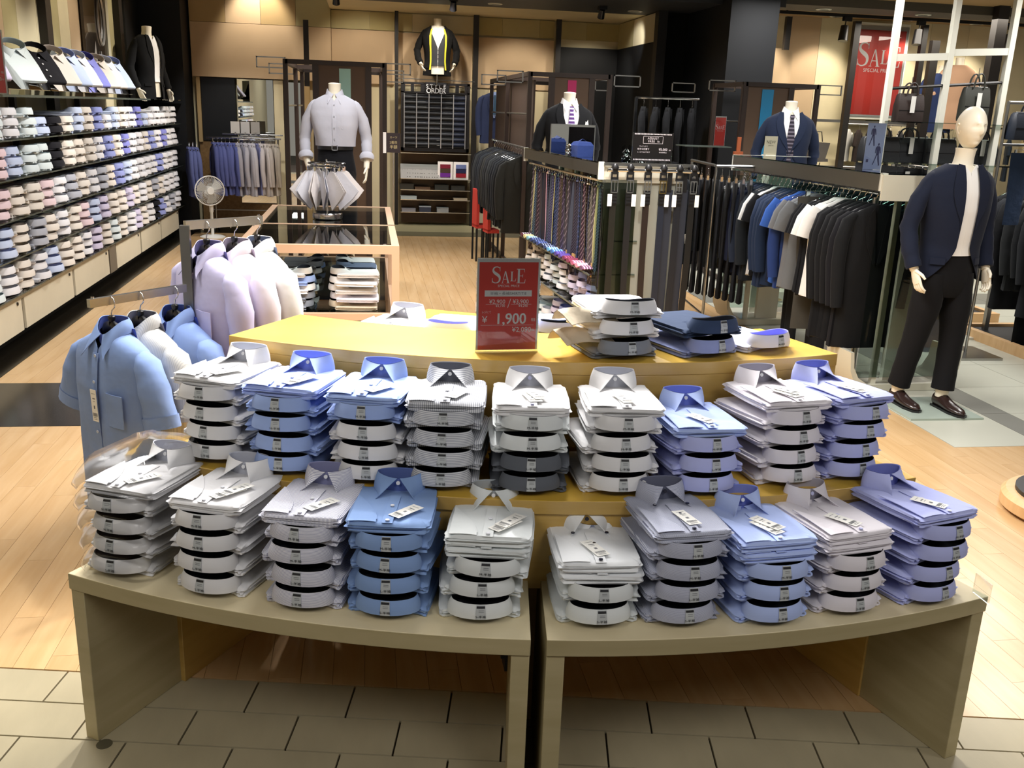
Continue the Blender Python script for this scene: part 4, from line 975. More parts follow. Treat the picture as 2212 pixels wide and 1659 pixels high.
# ================================================================ mannequins
M_MQ=mat('mannequin_ivory','#e9e2cf',0.38,spec=.4); M_MQT=mat('mannequin_tan','#c9b08e',0.5)
TT=[(1.565,.058,.060,.0),(1.545,.075,.066,.0),(1.52,.125,.080,.01),(1.49,.178,.092,.012),(1.45,.205,.106,.012),(1.38,.208,.120,.008),(1.28,.196,.125,.004),(1.15,.172,.115,.0),(1.05,.162,.106,.0),(.95,.172,.112,.002),(.86,.184,.118,.005),(.76,.190,.120,.006),(.68,.195,.120,.006)]
def torso_pt(z,a,off=0,sx=1,sy=1):
    hw,hd,yc=interp(TT,z); return (hw*sx+off)*math.sin(a)*(1 if abs(math.sin(a))<.999 else 1), yc-(hd*sy+off)*math.cos(a)
def wrap(z1,z0,openf,off,n=44,rows=26,fold=.004,seed=0,th=.004,hem=None):
    g=[]
    for i in range(rows+1):
        q=i/rows; z=z1+(z0-z1)*q; hw=interp(TT,z)[0]+off; o=openf(z)
        a0=math.asin(min(.95,o/hw)) if o>0 else 0.0; row=[]
        for j in range(n+1):
            a=a0+(2*PI-2*a0)*j/n; x,y=torso_pt(z,a,off+fold*math.sin(4*a+seed+9*z)*min(1,q*3))
            zz=z
            if hem and q>.8: zz=z+hem*(math.cos(a)>0)*math.cos(a)**6*(q-.8)/.2
            row.append((x,y,zz))
        g.append(row)
    return MB().sheet(g,th)
def hand(mb,w,d,s,curl=.5,sc=1.0):
    """w wrist point, d direction of the hand, s=+1/-1 thumb side sign (towards the front, -y)"""
    w=Vector(w); d=Vector(d).normalized(); f=Vector((0,-1,0)); f=(f-d*f.dot(d)).normalized(); n=d.cross(f)*s  # n palm normal (towards the thigh)
    mb.tube([w-d*.03,w,w+d*.03*sc,w+d*.065*sc,w+d*.088*sc],[(.026,.020),(.027,.018),(.036,.016),(.042,.014),(.040,.012)],12,ref=tuple(f))
    for k,(o,L_) in enumerate(((.030,.066),(.011,.076),(-.009,.070),(-.028,.056))):
        p=w+d*.080*sc+f*o; c=curl*(.75+.12*k); q1=p+d*L_*.45; d2=(d*math.cos(c)+n*math.sin(c)).normalized(); q2=q1+d2*L_*.33; d3=(d*math.cos(c*1.9)+n*math.sin(c*1.9)).normalized(); q3=q2+d3*L_*.27
        mb.tube([p-d*.01,q1,q2,q3],[.0098,.0092,.0082,.006],8)
    p=w+d*.018*sc+f*.026; d1=(d*.72+f*.62+n*.25).normalized(); q1=p+d1*.040; q2=q1+(d*.93+f*.18+n*.3).normalized()*.030
    mb.tube([p-d1*.012,p+d1*.01,q1,q2],[.013,.0125,.0105,.007],8)
def head_mb(mb,c,rz):
    n=40;m=30; Rz=Matrix.Rotation(rz,3,'Z'); rings=[]
    for i in range(m+1):
        ph=-PI/2+PI*i/m; v=math.sin(ph); ring=[]
        for j in range(n):
            a=2*PI*j/n; sx,sy=math.sin(a),-math.cos(a); cr=math.cos(ph)**.85 if math.cos(ph)>0 else 0
            wx=.077*(1-.28*max(0,-v)**1.3); wy=.098*(1-.16*max(0,-v)**1.5)
            x=wx*cr*sx; y=wy*cr*sy; z=.125*v
            if sy<0: # face side
                fx=x/.03; 
                y-= .024*math.exp(-(x/.011)**2)*math.exp(-((z+.022)/.020)**2)+ .012*math.exp(-(x/.008)**2)*math.exp(-((z-.005)/.02)**2)   # nose
                y-= .006*math.exp(-((z-.028)/.010)**2)*math.exp(-(x/.05)**2)   # brow
                y+= .015*math.exp(-((abs(x)-.030)/.016)**2)*math.exp(-((z-.008)/.012)**2)   # eye sockets
                y-= .010*math.exp(-(x/.022)**2)*math.exp(-((z+.060)/.007)**2)*(1-.5*math.exp(-((z+.060)/.002)**2))  # mouth
                y-= .014*math.exp(-(x/.026)**2)*math.exp(-((z+.098)/.018)**2)  # chin
                y+= .012*cr*max(0,-v-.3)*0
            else: y+=.012*math.exp(-((z-.03)/.06)**2)*cr
            ring.append(tuple(Vector(c)+Rz@Vector((x,y,z))))
        rings.append(ring)
    mb.loft(rings)
    for s in (-1,1):
        g=[tuple(Vector(c)+Rz@Vector((s*(.073+.006*math.cos(t)),.012+.014*math.sin(t*1.0),-.008+.030*math.cos(t)))) for t in [k*PI/5 for k in range(11)]]
        mb.tube(g[:8],.006,6)
def mannequin(name,label,loc,rz,jacket=None,shirt='#e4e4e4',inner=None,tie=None,vest=None,trousers=None,headed=False,neck=True,hands=True,z_lo=.78,openf=None,sleeves=True,head_rz=0,scale=1.0,style='jacket',belt=False,arms=None,skin=None,shoes=None,tape=False,pocketsq=False,legs=None,stand=True,btn=None,group=None,lo=0.0):
    t=thing(name,label,'mannequin',loc,rz,group); t.scale=(scale,)*3; M_=skin or M_MQ
    A=arms or [[(-.195,.012,1.455),(-.250,.03,1.33),(-.285,.05,1.16),(-.290,.0,1.02),(-.275,-.055,.90)],[(.195,.012,1.455),(.250,.03,1.33),(.285,.05,1.16),(.290,.0,1.02),(.275,-.055,.90)]]
    mb=MB()
    mb.loft([[ (r*math.cos(2*PI*k/24),yo+r*1.05*math.sin(2*PI*k/24),z) for k in range(24)] for r,z,yo in ((.075,1.50,.01),(.060,1.545,.006),(.0555,1.59,.0),(.0565,1.625,-.004),(.058 if not headed else .060,1.645,-.006))])
    if not headed: mb.lathe((0,-.006,1.645),[(.058,0),(.055,.006),(.03,.010),(.001,.011)],24)
    else: head_mb(mb,(0,-.022,1.765),head_rz)
    if hands:
        for s,a in ((-1,A[0]),(1,A[1])):
            d=Vector(a[-1])-Vector(a[-2]); mb.tube([Vector(a[-2]),Vector(a[-2]).lerp(Vector(a[-1]),.5),a[-1]],[.034,.030,.026],12)
            hand(mb,a[-1],d,s)
    mb.loft([[(interp(TT,z)[0]*.93*math.sin(2*PI*k/28),interp(TT,z)[2]-interp(TT,z)[1]*.93*math.cos(2*PI*k/28),z) for k in range(28)] for z in [1.54-.04*i for i in range(int((1.54-max(z_lo,.8))/.04)+1)]])
    mb.build('body',M_,t,50)
    def c_(col,**k): return cloth(col,**{**dict(bump=.25,soft=8),**k})
    if shirt:
        mb=wrap(1.545,1.0 if style!='shirt' else 1.095,lambda z:max(.0,(z-1.50)*.9),(.006 if style!='shirt' else .016),fold=.002 if style!='shirt' else .007)
        mb.build('shirt_front' if style!='shirt' else 'shirt',c_(shirt),t,60)
        if style=='shirt' or tie:
            g=[]
            for i in range(25):
                th=-PI+.06+(2*PI-.12)*i/24; s=smooth((abs(th)-1.6)/(PI-1.6)); sg=1 if th>0 else -1
                top=Vector((.066*math.sin(th),.066*math.cos(th),1.600-.045*s)); bot=Vector((.082*math.sin(th),.080*math.cos(th),1.548-.01*s)).lerp(Vector((sg*.062,-.112,1.465)),s)
                g.append([tuple(top.lerp(bot,k/3)) for k in range(4)])
            MB().sheet(g,.003).build('collar',c_(shirt),t,50)
    if style=='shirt':
        MB().sheet([[(x,torso_pt(z,0,.024)[1],z) for z in [1.50-.05*k for k in range(9)]] for x in (-.016,.016)],.003).build('placket',c_(shirt),t,60)
        for k in range(4): MB().cyl((0,torso_pt(1.46-.1*k,0,.030)[1],1.46-.1*k),.006,.003,10,axis='Y').build('button',mat('pearl_button','#9aa0a8',.3),t,50)
        MB().sheet([[torso_pt(z,a,.022)+(z,) for z in (1.38,1.31,1.25)] for a in (.32,.6,.85)],.003).build('pocket',c_(shirt),t,50)
    if vest:
        wrap(1.50,.98,lambda z:max(.004,min(.10,(z-1.22)*.42)),.014,fold=.002).build('vest',c_(vest),t,60)
        for k in range(4): MB().cyl((.004,torso_pt(1.20-.06*k,0,.020)[1],1.20-.06*k),.007,.004,10,axis='Y').build('button',M_BPL,t,50)
    if tie:
        g=[]; 
        for k,(z,w_) in enumerate(((1.525,.016),(1.505,.022),(1.480,.014),(1.44,.022),(1.35,.032),(1.25,.038),(1.12,.042))):
            y=torso_pt(z,0,.022 if k>2 else .034)[1]; g.append([(-w_,y+.004,z),(0,y-.004,z),(w_,y+.004,z)])
        MB().sheet(g,.004).build('necktie',cloth(tie[0],tie[1],2,28,.4,bump=.05),t,50)
    if jacket:
        of=openf or (lambda z: max(.004,.075*min(1,max(0,(z-1.14)/.30))) if z>1.12 else .004+.10*max(0,(1.02-z)/.25)**1.6)
        wrap(1.545,z_lo,of,.024,fold=.004,hem=.02,rows=30).build('jacket',c_(jacket),t,60)
        mb=MB(); zb=1.14 if not openf else 1.16
        for s in (-1,1):
            g=[]
            for k in range(9):
                z=1.545-(1.545-zb)*k/8; hw=interp(TT,z)[0]+.024; a0=math.asin(min(.9,of(z)/hw)); wd=.075*math.sin(PI*min(1,(k+1.2)/8.5))+.004
                g.append([torso_pt(z,s*(a0+wd*q/hw),.030+.004*q)+(z+.01*q,) for q in (0,.5,1)])
            mb.sheet(g,.004)
        mb.build('lapels',c_(jacket),t,50)
        for s in (-1,1): MB().sheet([[torso_pt(z,s*a,.032)+(z,) for z in (.985,.945)] for a in (.55,.8,1.05)],.004).build('pocket_flap',c_(jacket),t,40)
        if pocketsq: MB().add([torso_pt(1.36,.55,.034)+(1.36,),torso_pt(1.36,.80,.034)+(1.36,),torso_pt(1.40,.72,.038)+(1.41,),torso_pt(1.38,.62,.040)+(1.385,),torso_pt(1.40,.56,.038)+(1.40,)],[(0,1,2,3,4)]).build('pocket_square',M_PAPER,t,0)
    if sleeves:
        col=jacket or shirt
        for s,a in ((-1,A[0]),(1,A[1])):
            pts=[Vector(p) for p in a]; e=.86 if style!='shirt' else .52
            end=pts[-2].lerp(pts[-1],e if style!='shirt' else .25)
            P_=[pts[0]-Vector((s*.055,0,-.015)),pts[0]-Vector((s*.018,0,0)),pts[1],pts[2],pts[3] if style!='shirt' else pts[2].lerp(pts[3],.7),end]
            Q=[];rr=[]
            rad=[.030,.054,.055,.052,.048,.044]
            for i in range(len(P_)-1):
                for k in range(4): u=k/4; Q.append(P_[i].lerp(P_[i+1],u)); rr.append(rad[i]*(1-u)+rad[i+1]*u+.003*math.sin(i*5+k*2.3))
            Q.append(P_[-1]); rr.append(rad[-1])
            MB().tube(Q,[(r,r*1.08) for r in rr],18,True,ref=(1,0,0)).build('sleeve',c_(col),t,60)
            if style=='shirt':
                d=(Q[-1]-Q[-2]).normalized(); MB().tube([Q[-1]-d*.045,Q[-1]-d*.02,Q[-1]+d*.015],[(.056,.060),(.070,.072),(.064,.066)],18,True,ref=(1,0,0)).build('rolled_cuff',c_(shirt),t,60)
    if tape:
        for s in (-1,1):
            MB().sheet([[torso_pt(z,s*(.46+.02*k)+dx,.046)+(z,) for k,z in enumerate((1.50,1.40,1.28,1.16,1.04,.92))] for dx in (-.06,.06)],.003).build('tape',mat('tape_yellow','#d8cf3a',.5),t,40)
    if trousers:
        tr=c_(trousers); mb=MB()
        mb.loft([[( (hw*1.02)*math.sin(2*PI*k/30),-.0-hd*math.cos(2*PI*k/30)+.004,z) for k in range(30)] for hw,hd,z in ((.160,.112,1.10),(.158,.112,1.03),(.166,.118,.98),(.182,.124,.90),(.188,.125,.84),(.180,.118,.78),(.15,.10,.735))])
        lg=legs or [[(-.095,.0,.86),(-.105,-.01,.68),(-.115,-.015,.48),(-.12,.0,.28),(-.125,.012,.115)],[(.095,.0,.86),(.105,-.02,.68),(.115,-.04,.48),(.12,-.04,.28),(.125,-.04,.115)]]
        for l in lg: 
            Q=[];rr=[];rad=[(.085,.108),(.092,.104),(.074,.082),(.066,.076),(.068,.078)]
            for i in range(4):
                for k in range(3): u=k/3; Q.append(Vector(l[i]).lerp(Vector(l[i+1]),u)); rr.append(tuple((rad[i][a]*(1-u)+rad[i+1][a]*u)*(1+.02*math.sin(i*4+k*3)) for a in range(2)))
            Q.append(Vector(l[-1])); rr.append(rad[-1]); mb.tube(Q,rr,20,True,ref=(1,0,0))
        mb.build('trousers',tr,t,60)
        if belt:
            MB().loft([[( .166*math.sin(2*PI*k/30),-.124*math.cos(2*PI*k/30)+.002,z) for k in range(30)] for z in (1.062,1.100)],False,False).build('belt',M_BPL,t,60)
            mb=MB()
            for s in (-1,1): mb.box((s*.024,-.128,1.081),(.006,.006,.046)); mb.box((0,-.128,1.081+s*.020),(.054,.006,.006))
            mb.build('belt_buckle',M_CHROME,t,0)
        if shoes:
            for l in lg:
                e=Vector(l[-1]); mb=MB(); mb.tube([e+Vector((0,.0,.03)),e+Vector((0,.0,-.05))],[.044,.040],14,True); mb.build('ankle',M_,t,60)
                mb=MB(); fx=e.x; y0=e.y
                mb.loft([[ (fx+hw*math.sin(2*PI*k/20),y0+yy,max(.012,zc+hh*math.cos(2*PI*k/20))) for k in range(20)] for yy,hw,hh,zc in ((.052,.012,.02,.045),(.046,.034,.045,.050),(.01,.040,.052,.052),(-.04,.041,.048,.048),(-.09,.045,.034,.036),(-.14,.048,.026,.030),(-.19,.042,.022,.027),(-.225,.024,.014,.022),(-.235,.006,.006,.020))])
                mb.build('shoe',mat('shoe_leather','#2a1d1a',.25,coat=.3),t,50)
                MB().prism([(fx-.036,y0+.05),(fx+.036,y0+.05),(fx+.042,y0-.04),(fx+.050,y0-.14),(fx+.034,y0-.225),(fx,y0-.245),(fx-.034,y0-.225),(fx-.050,y0-.14),(fx-.042,y0-.04)],0.0,.014).build('sole',M_BPL,t,0)
    if stand=='pole': 
        MB().cyl((0,0,lo),.011,z_lo+.05-lo,12).build('stand_pole',M_CHROME,t,60); MB().lathe((0,0,lo),[(.001,0),(.13,0),(.13,.006),(.02,.014),(.001,.014)],24).build('stand_base',M_CHROME,t,40)
    return t
# the full figure at the right
mannequin('mannequin','ivory headed mannequin in navy jacket and black trousers at the right',(3.62,5.45,.012),R(4),jacket='#151b2c',shirt='#e6e4df',trousers='#0b0b0e',z_lo=.84,headed=True,head_rz=R(-2),scale=1.0,openf=lambda z:.045+.012*max(0,(1.5-z)) if z>1.05 else .052+.14*((1.05-z)/.21)**1.4,shoes=True,
 arms=[[(-.195,.012,1.455),(-.255,.02,1.33),(-.29,.03,1.16),(-.292,-.02,1.02),(-.275,-.07,.905)],[(.195,.012,1.455),(.245,.03,1.33),(.27,.05,1.16),(.275,.02,1.02),(.265,-.03,.905)]],
 legs=[[(-.09,.0,.88),(-.105,.0,.68),(-.125,.02,.48),(-.145,.05,.28),(-.155,.075,.125)],[(.09,.0,.88),(.095,-.02,.68),(.095,-.04,.48),(.085,-.05,.28),(.075,-.06,.125)]])
tag(MB().bx((3.36,5.16,0),(3.86,5.62,.012)).build('base_plate',mat('base_glass','#a3afa4',.12),smooth=0),'thin glass plate under the headed mannequin','plate')
# grey-shirted figure on a plinth behind the glass case
tag(MB().bx((-.62,8.78,0),(.05,9.35,.33)).build('mannequin_plinth',M_CREAM,smooth=0),'low plinth under the grey-shirted mannequin','plinth')
mannequin('mannequin','headless mannequin in pale grey shirt, belt and dark trousers behind the glass case',(-.285,9.05,.333),R(-2),shirt='#b9bac6',trousers='#0e0f14',style='shirt',belt=True,shoes=True,scale=.985,
 arms=[[(-.195,.012,1.455),(-.250,.03,1.33),(-.285,.05,1.16),(-.280,.0,1.02),(-.245,-.055,.90)],[(.195,.012,1.455),(.250,.03,1.33),(.285,.05,1.16),(.290,.0,1.02),(.285,-.055,.90)]])
mannequin('torso_mannequin','headless torso in black suit with striped tie and white pocket square, magenta stripe behind',(1.885,9.05,.31),R(2),jacket='#0e0f12',shirt='#eceaea',tie=('#5a3a78','#c9c9e0'),vest='#8f8f98',hands=False,stand='pole',pocketsq=True,lo=-.308,arms=None,scale=1.0)
mannequin('torso_mannequin','headless torso in navy three-piece suit with patterned tie, blue stripe behind',(4.09,9.05,.31),R(-12),jacket='#1a2338',shirt='#eeeeec',tie=('#2a2630','#6a6470'),vest='#1f2740',hands=False,stand='pole',lo=-.308)
mannequin('torso_mannequin','headless torso in black jacket and vest with yellow tape measure, high on the back wall',(0.985,13.95,1.43),R(0),jacket='#101011',shirt='#e8e6e0',vest='#34363a',stand='pole',lo=.70,tape=True,scale=.93,z_lo=.84,openf=lambda z:.095,
 arms=[[(-.195,.012,1.455),(-.255,.05,1.33),(-.30,.08,1.20),(-.285,.0,1.08),(-.25,-.07,1.0)],[(.195,.012,1.455),(.255,.05,1.33),(.30,.08,1.20),(.285,.0,1.08),(.25,-.07,1.0)]])
mannequin('torso_mannequin','torso in black jacket over white shirt at far end of the top wall shelf',(-2.62,12.6,.98),R(62),jacket='#121315',shirt='#efefef',stand='pole',lo=.79,scale=.98,openf=lambda z:.06)
mannequin('torso_mannequin','tan-coated torso seen from behind high on the right wall',(P_TAN[0],12.9,P_TAN[2]-1.655),R(160),jacket='#b18f76',shirt='#e8e2d8',skin=M_MQ,stand='pole',lo=.2,z_lo=.68,scale=1.0)
mannequin('torso_mannequin','navy torso half hidden behind the white pole on the right wall',(P_NAV[0],13.0,P_NAV[2]-1.655),R(150),jacket='#1f2c50',shirt='#e8e2d8',stand='pole',lo=.2,z_lo=.74)
# ================================================================ glass display case with the tan frame
M_TFR=mat('tan_frame','#bd9c80',0.4); M_SGL=glass('case_glass','#dfe6e4',.9,.95)
t=thing('display_case','tan-framed glass display case with folded shirts behind the yellow step','display case',(-.32,7.45,0)); L=t.location
def bxp(par,name,a,b,m,lab=None,L=Vector((0,0,0))):
    o=MB().bx(tuple(Vector(a)-L),tuple(Vector(b)-L)).build(name,m,par,0); 
    if lab: o['label']=lab
    return o
x0,x1,y0,y1=-.836,.205,6.21,8.71
for z0,z1 in ((.845,.90),(.40,.445),(.04,.10)):
    for a,b in (((x0,y0,z0),(x1,y0+.05,z1)),((x0,y1-.05,z0),(x1,y1,z1)),((x0,y0+.05,z0),(x0+.05,y1-.05,z1)),((x1-.05,y0+.05,z0),(x1,y1-.05,z1))): bxp(t,'frame_rail',a,b,M_TFR,L=L)
bxp(t,'frame_rail',(x0,7.32,.85),(x1,7.36,.90),M_TFR,L=L)
for x in (x0,x1-.05):
    for y in (y0,7.31,y1-.05): bxp(t,'corner_post',(x,y,0),(x+.05,y+.05,.845),M_TFR,L=L)
bxp(t,'glass_top',(x0+.04,y0+.04,.888),(x1-.04,7.32,.897),M_SGL,L=L); bxp(t,'glass_top',(x0+.04,7.36,.888),(x1-.04,y1-.04,.897),M_SGL,L=L)
bxp(t,'glass_shelf',(x0+.04,y0+.04,.435),(x1-.04,y1-.04,.443),M_SGL,L=L)
bxp(t,'floor_panel',(x0+.04,y0+.04,.07),(x1-.04,y1-.04,.085),M_DARK,L=L)
G='folded shirts in the glass case'; rc=random.Random(9)
cols=[('white','white','blue','white','grey','grey'),('lav_in','white','white','white','pinkish','beige')]
for side in (0,1):
    for row in range(5):
        for lev,zb in ((0,.446),(1,.088)):
            n=5 if (row==0 and lev==0) else (2 if lev==0 else (3 if row<1 else 0))
            for k in range(n):
                fn=rc.choice(('slate','deep_blue','blue','cool_white','grey')) if row>1 or lev else cols[side][(5-k)%6]
                y=6.42+.27*row+(.5 if row>2 else 0); xx=(-.37 if side==0 else -.25)
                # shirts lie across, collars towards the middle gap
                rz=(PI/2 if side==0 else -PI/2)+R(rc.uniform(-5,5))
                folded(fn,(xx+rc.uniform(-.012,.012),y,zb+.055*k),rz,'%s folded shirt, %s, %s %s pile, glass case %s'%(CN[fn],POS[k],num(row),('left','right')[side],('shelf','floor')[lev]),v=rc.randrange(4),sticker=None,group=G,sc=1.05,button='W')
# handkerchief carousel
t=thing('handkerchief_carousel','chrome carousel of clipped white handkerchiefs on the glass case','carousel',(-.315,7.72,.90))
MB().lathe((0,0,0),[(.11,0),(.118,.006),(.118,.04),(.11,.048),(.02,.048),(.02,.03)],32).build('base',M_CHROME,t,40)
MB().cyl((0,0,.03),.007,.43,12).build('stem',M_CHROME,t)
mb=MB(); mb.tube([(.14*math.cos(2*PI*k/32),.14*math.sin(2*PI*k/32),.43) for k in range(33)],.008,6,False); mb.tube([(.14*math.cos(2*PI*k/32),.14*math.sin(2*PI*k/32),.405) for k in range(33)],.006,6,False)
for k in range(6): mb.tube([(0,0,.44),(.14*math.cos(k*PI/3),.14*math.sin(k*PI/3),.43)],.005,6)
mb.build('top_ring',M_CHROME,t,50)
for k in range(13):
    a=2*PI*k/13+.2
    h=thing('handkerchief','%s handkerchief on the chrome carousel, %s clip counted round from the right'%(('pinkish white','bluish white')[k%2],num(k)),'handkerchief',(-.315+.14*math.cos(a),7.72+.14*math.sin(a),1.295),a+R(24),'handkerchiefs on the carousel')
    mm=cloth(('#dcd6d4','#d4d4dc')[k%2],None,bump=.15)
    MB().sheet([[(r*u+.10*v*0,.010*math.sin(3*u)+.004*v,zz) for v in (0,1)] for r,u,zz in ((.0,0,0),(.01,1,-.02),(.095,1,-.15))]).build('clip_strip',M_CHROME,h,0) if False else None
    mb=MB(); d=.165
    for s in (-1,1):
        mb.sheet([[(-.01,s*.003,-.01),(.035,s*.004,-.03),(.155,s*.010,-.165)],[(-.06,s*.006,-.07),(.02,s*.012,-.13),(.11,s*.012,-.225)],[(-.10,s*.003,-.135),(-.03,s*.008,-.225),(-.0,s*.004,-.32)]],.0015)
    mb.build('cloth',mm,h,40); MB().box((0,0,-.002),(.022,.014,.03)).build('clip',M_CHROME,h,0)
# ================================================================ tie and belt fixture
G0=Vector((1.52,6.25,0)); gr=R(4.5)
t=thing('tie_fixture','glass and white metal fixture holding ties, belts and folded shirts','fixture',tuple(G0),gr)
W_,D_=.64,2.08
MB().bx((0,0,1.385),(.03,D_,1.465)).build('side_beam',mat('beam_bronze','#4a4640',.3,.6),t,0)
MB().bx((W_-.03,0,1.385),(W_,D_,1.465)).build('side_beam',mat('beam_bronze','#4a4640',.3,.6),t,0)
MB().bx((0,-.02,1.36),(.035,.0,1.475)).build('end_cap',M_WHT,t,0); MB().bx((0,D_,1.36),(.035,D_+.02,1.475)).build('end_cap',M_WHT,t,0)
MB().bx((.035,.0,1.34),(W_,.02,1.455)).build('header_panel',mat('header_cream','#cfccbc',.5),t,0)
MB().tube([(.05,-.05,1.425),(W_+.06,-.05,1.425)],.012,10).build('belt_bar',M_CHROME,t); MB().bx((.03,-.03,1.452),(W_+.04,-.015,1.472)).build('top_trim',M_STEEL,t,0)
MB().bx((0,0,1.468),(W_,D_,1.474)).build('glass_top',glass('top_glass','#9fb8b0',1.4,.85),t,0)
MB().bx((-.002,.02,.02),(.006,D_,1.36)).build('glass_side',M_GLASS,t,0) if False else None
MB().bx((W_/2,.03,.1),(W_/2+.006,D_,1.36)).build('centre_glass',glass('mid_glass','#a8c0b4',1.2,.75),t,0)
MB().bx((.0,.0,.02),(.28,.008,1.36)).build('end_glass',M_GLASS,t,0)
MB().bx((.05,.01,.1),(W_,.02,1.34)).build('back_board',mat('board_grey','#8b8a7e',.6),t,0)
for y in (.15,.9,1.5,D_-.1): MB().bx((W_/2-.02,y,.0),(W_/2+.02,y+.04,1.38)).build('slotted_post',M_WHT,t,0)
MB().bx((.02,.0,.0),(W_,D_,.10)).build('plinth',M_WHT,t,0)
for z,a in ((.72,1),(.44,1),(.95,0)):
    o=MB().bx((-.02 if a else .15,.0,z-.008),(W_/2-.01,D_,z)).build('glass_shelf',M_SHELF,t,0)
    MB().bx((-.024 if a else .146,.0,z-.010),(-.018 if a else .15,D_,z+.002)).build('shelf_edge',M_FRAME,o,0)
MB().tube([(.05,.0,1.345),(.05,D_-.02,1.345)],.009,8).build('tie_rail',M_CHROME,t)
def gl(x,y,z): 
    v=Matrix.Rotation(gr,3,'Z')@Vector((x,y,z)); return (G0.x+v.x,G0.y+v.y,z)
# ties on the rail
tiec=[('#2b2028','#5a4a54'),('#1a1830','#5c587a'),('#3e3438','#80747a'),('#17131a',None),('#2c241c','#51402f'),('#352d32','#6a5e66'),('#121c38','#3a4a7c'),('#161f2a','#52687c'),('#3a3e4c',None),('#4a453e','#6e675e'),('#261e26','#43393f'),('#d6a8b6',None),('#2a1620','#7a6068'),('#18141e','#3c3648'),('#a8a070',None),('#1c1626','#46385a'),('#111120','#3c3c58'),('#281a2e','#64546e'),('#141a2a',None),('#10142a','#4a5478')]
def tie_mesh(c,s,v):
    mb=MB(); rg=random.Random(v)
    for q,(dx,Lg,w0,w1) in enumerate(((0.0,.62+rg.uniform(-.12,.08),.013,.038),(.014,.52+rg.uniform(-.08,.06),.012,.024))):
        g=[]
        for i in range(10):
            u=i/9; w=w0+(w1-w0)*min(1,u*1.25); z=-.03-Lg*u; off=dx+.004*math.sin(4*u+v)
            g.append([(off-.003,-w,z),(off,0,z-(.03 if i==9 else 0)),(off-.003,w,z)])
        mb.sheet(g,.004)
    mb.tube([(.0,0,-.035),(.007,0,-.02),(.014,0,-.035)],.010,6)
    return mb.mesh('cloth',cloth(c,s if v%5 else None,3,(26,42,18)[v%3],(.25,.4,.2)[v%3],bump=.05),50)
tm=[tie_mesh(c,s,i) for i,(c,s) in enumerate(tiec)]
hk=MB().tube([(.0,0,-.035),(0,0,.0),(.0,.008,.012),(.0,-.004,.018)],.0025,6).box((0,0,-.032),(.012,.03,.012)).mesh('tie_clip',M_CHROME,50)
rt_=random.Random(3); NT=34
cname=['plum grey','indigo','mauve grey','black plum','brown','taupe','royal blue','steel blue','slate grey','sand','dark plum','pale pink','burgundy','dark violet','pale yellow','deep purple','midnight','violet','dark navy','navy']
for i in range(NT):
    y=.03+i*(D_-.12)/NT; k=(i*7+i//3)%20
    if i in (25,): k=11
    if k==11 and i!=25: k=12
    th=thing('necktie','%s necktie, %s on the rail from the belt end'%(cname[k],num(i) if i<34 else ('fourth','third','second','very')[i-34]+' last'),'tie',gl(.05,y,1.335),gr+R(rt_.uniform(-14,14)),'neckties hanging on the rail')
    if k==14 and i<20: pass
    ob('cloth',tm[k],th); ob('tie_clip',hk,th)
    if i in (2,5,9,10,13): 
        o=MB().bx((-.012,-.02,-.66),(-.010,.015,-.56)).build('paper_tag',mat('kraft_tag','#b5925a',.7),th,0)
    elif i in (30,): MB().bx((-.014,-.02,-.75),(-.012,.02,-.66)).build('paper_tag',M_TAG,th,0)
# belts
bnm=['black belt with a plate buckle','black belt with a square silver buckle','dark brown belt with a double-bar buckle','navy belt with a brass-coloured frame buckle','black belt with a wide frame buckle','black belt with a rounded silver buckle']
bpx=[.10,.21,.335,.445,.56,.665]; bcl=['#15140f','#121214','#1f1511','#171c28','#14161c','#101010']
def gbelt(i):
    x=bpx[i]; th=thing('belt','%s hanging on the fixture end, %s from left'%(bnm[i],num(i)),'belt',gl(x,-.05,1.425),gr,'belts on the fixture end'); col=mat('belt%d'%i,bcl[i],.4)
    mb=MB(); mb.box((0,-.003,.0),(.035,.02,.055)); mb.lathe((0,-.003,.02),[(.024,-.012),(.026,.0),(.014,.022),(.001,.024)],14); mb.box((0,-.003,-.055),(.052,.010,.02)); mb.box((-.02,-.003,-.03),(.010,.010,.05)); mb.box((.02,-.003,-.03),(.010,.010,.05)); mb.build('belt_hanger',M_BPL,th,40)
    mb=MB()
    for s in (-1,1): mb.box((s*.022,-.012,-.105),(.006,.007,.085)); mb.box((0,-.012,-.105+s*.040),(.05,.007,.007))
    if i in(2,4): mb.box((0,-.012,-.105),(.044,.005,.006))
    mb.box((0,-.016,-.10),(.005,.004,.07)); mb.build('buckle',M_CHROME if i!=3 else mat('brass','#b9a36a',.25,1),th,0)
    g=MB().bx((-.024,-.010,-.225),(.024,.004,-.13)); 
    for k in range(4): g.box((0,-.012,-.145-.022*k),(.040,.004,.010))
    g.build('size_plate',M_BPL,th,0)
    Lg=1.04+.03*math.sin(i*2)
    MB().sheet([[(x,-.004,-.20),(x,-.006,-.6),(x+.01*math.sin(i),-.004,-Lg)] for x in (-.022,.022)],.006).build('strap',col,th,0)
    MB().bx((-.045+.06*(i%2),-.018,-.235),(-.015+.06*(i%2),-.016,-.155)).build('price_tag',M_TAG,th,0)
for i in range(6): gbelt(i)
for j,x in enumerate((.50,.61)):
    th=thing('belt','plain navy belt strap between the buckled belts, %s of two'%('left','right')[j],'belt',gl(x,-.035,1.42),gr,'belts on the fixture end'); MB().bx((-.03,0,-1.1),(.03,.006,-.12)).build('strap',mat('navy_strap','#20242e',.5),th,0); MB().box((0,0,-.06),(.03,.01,.14)).build('belt_hanger',M_BPL,th,0)
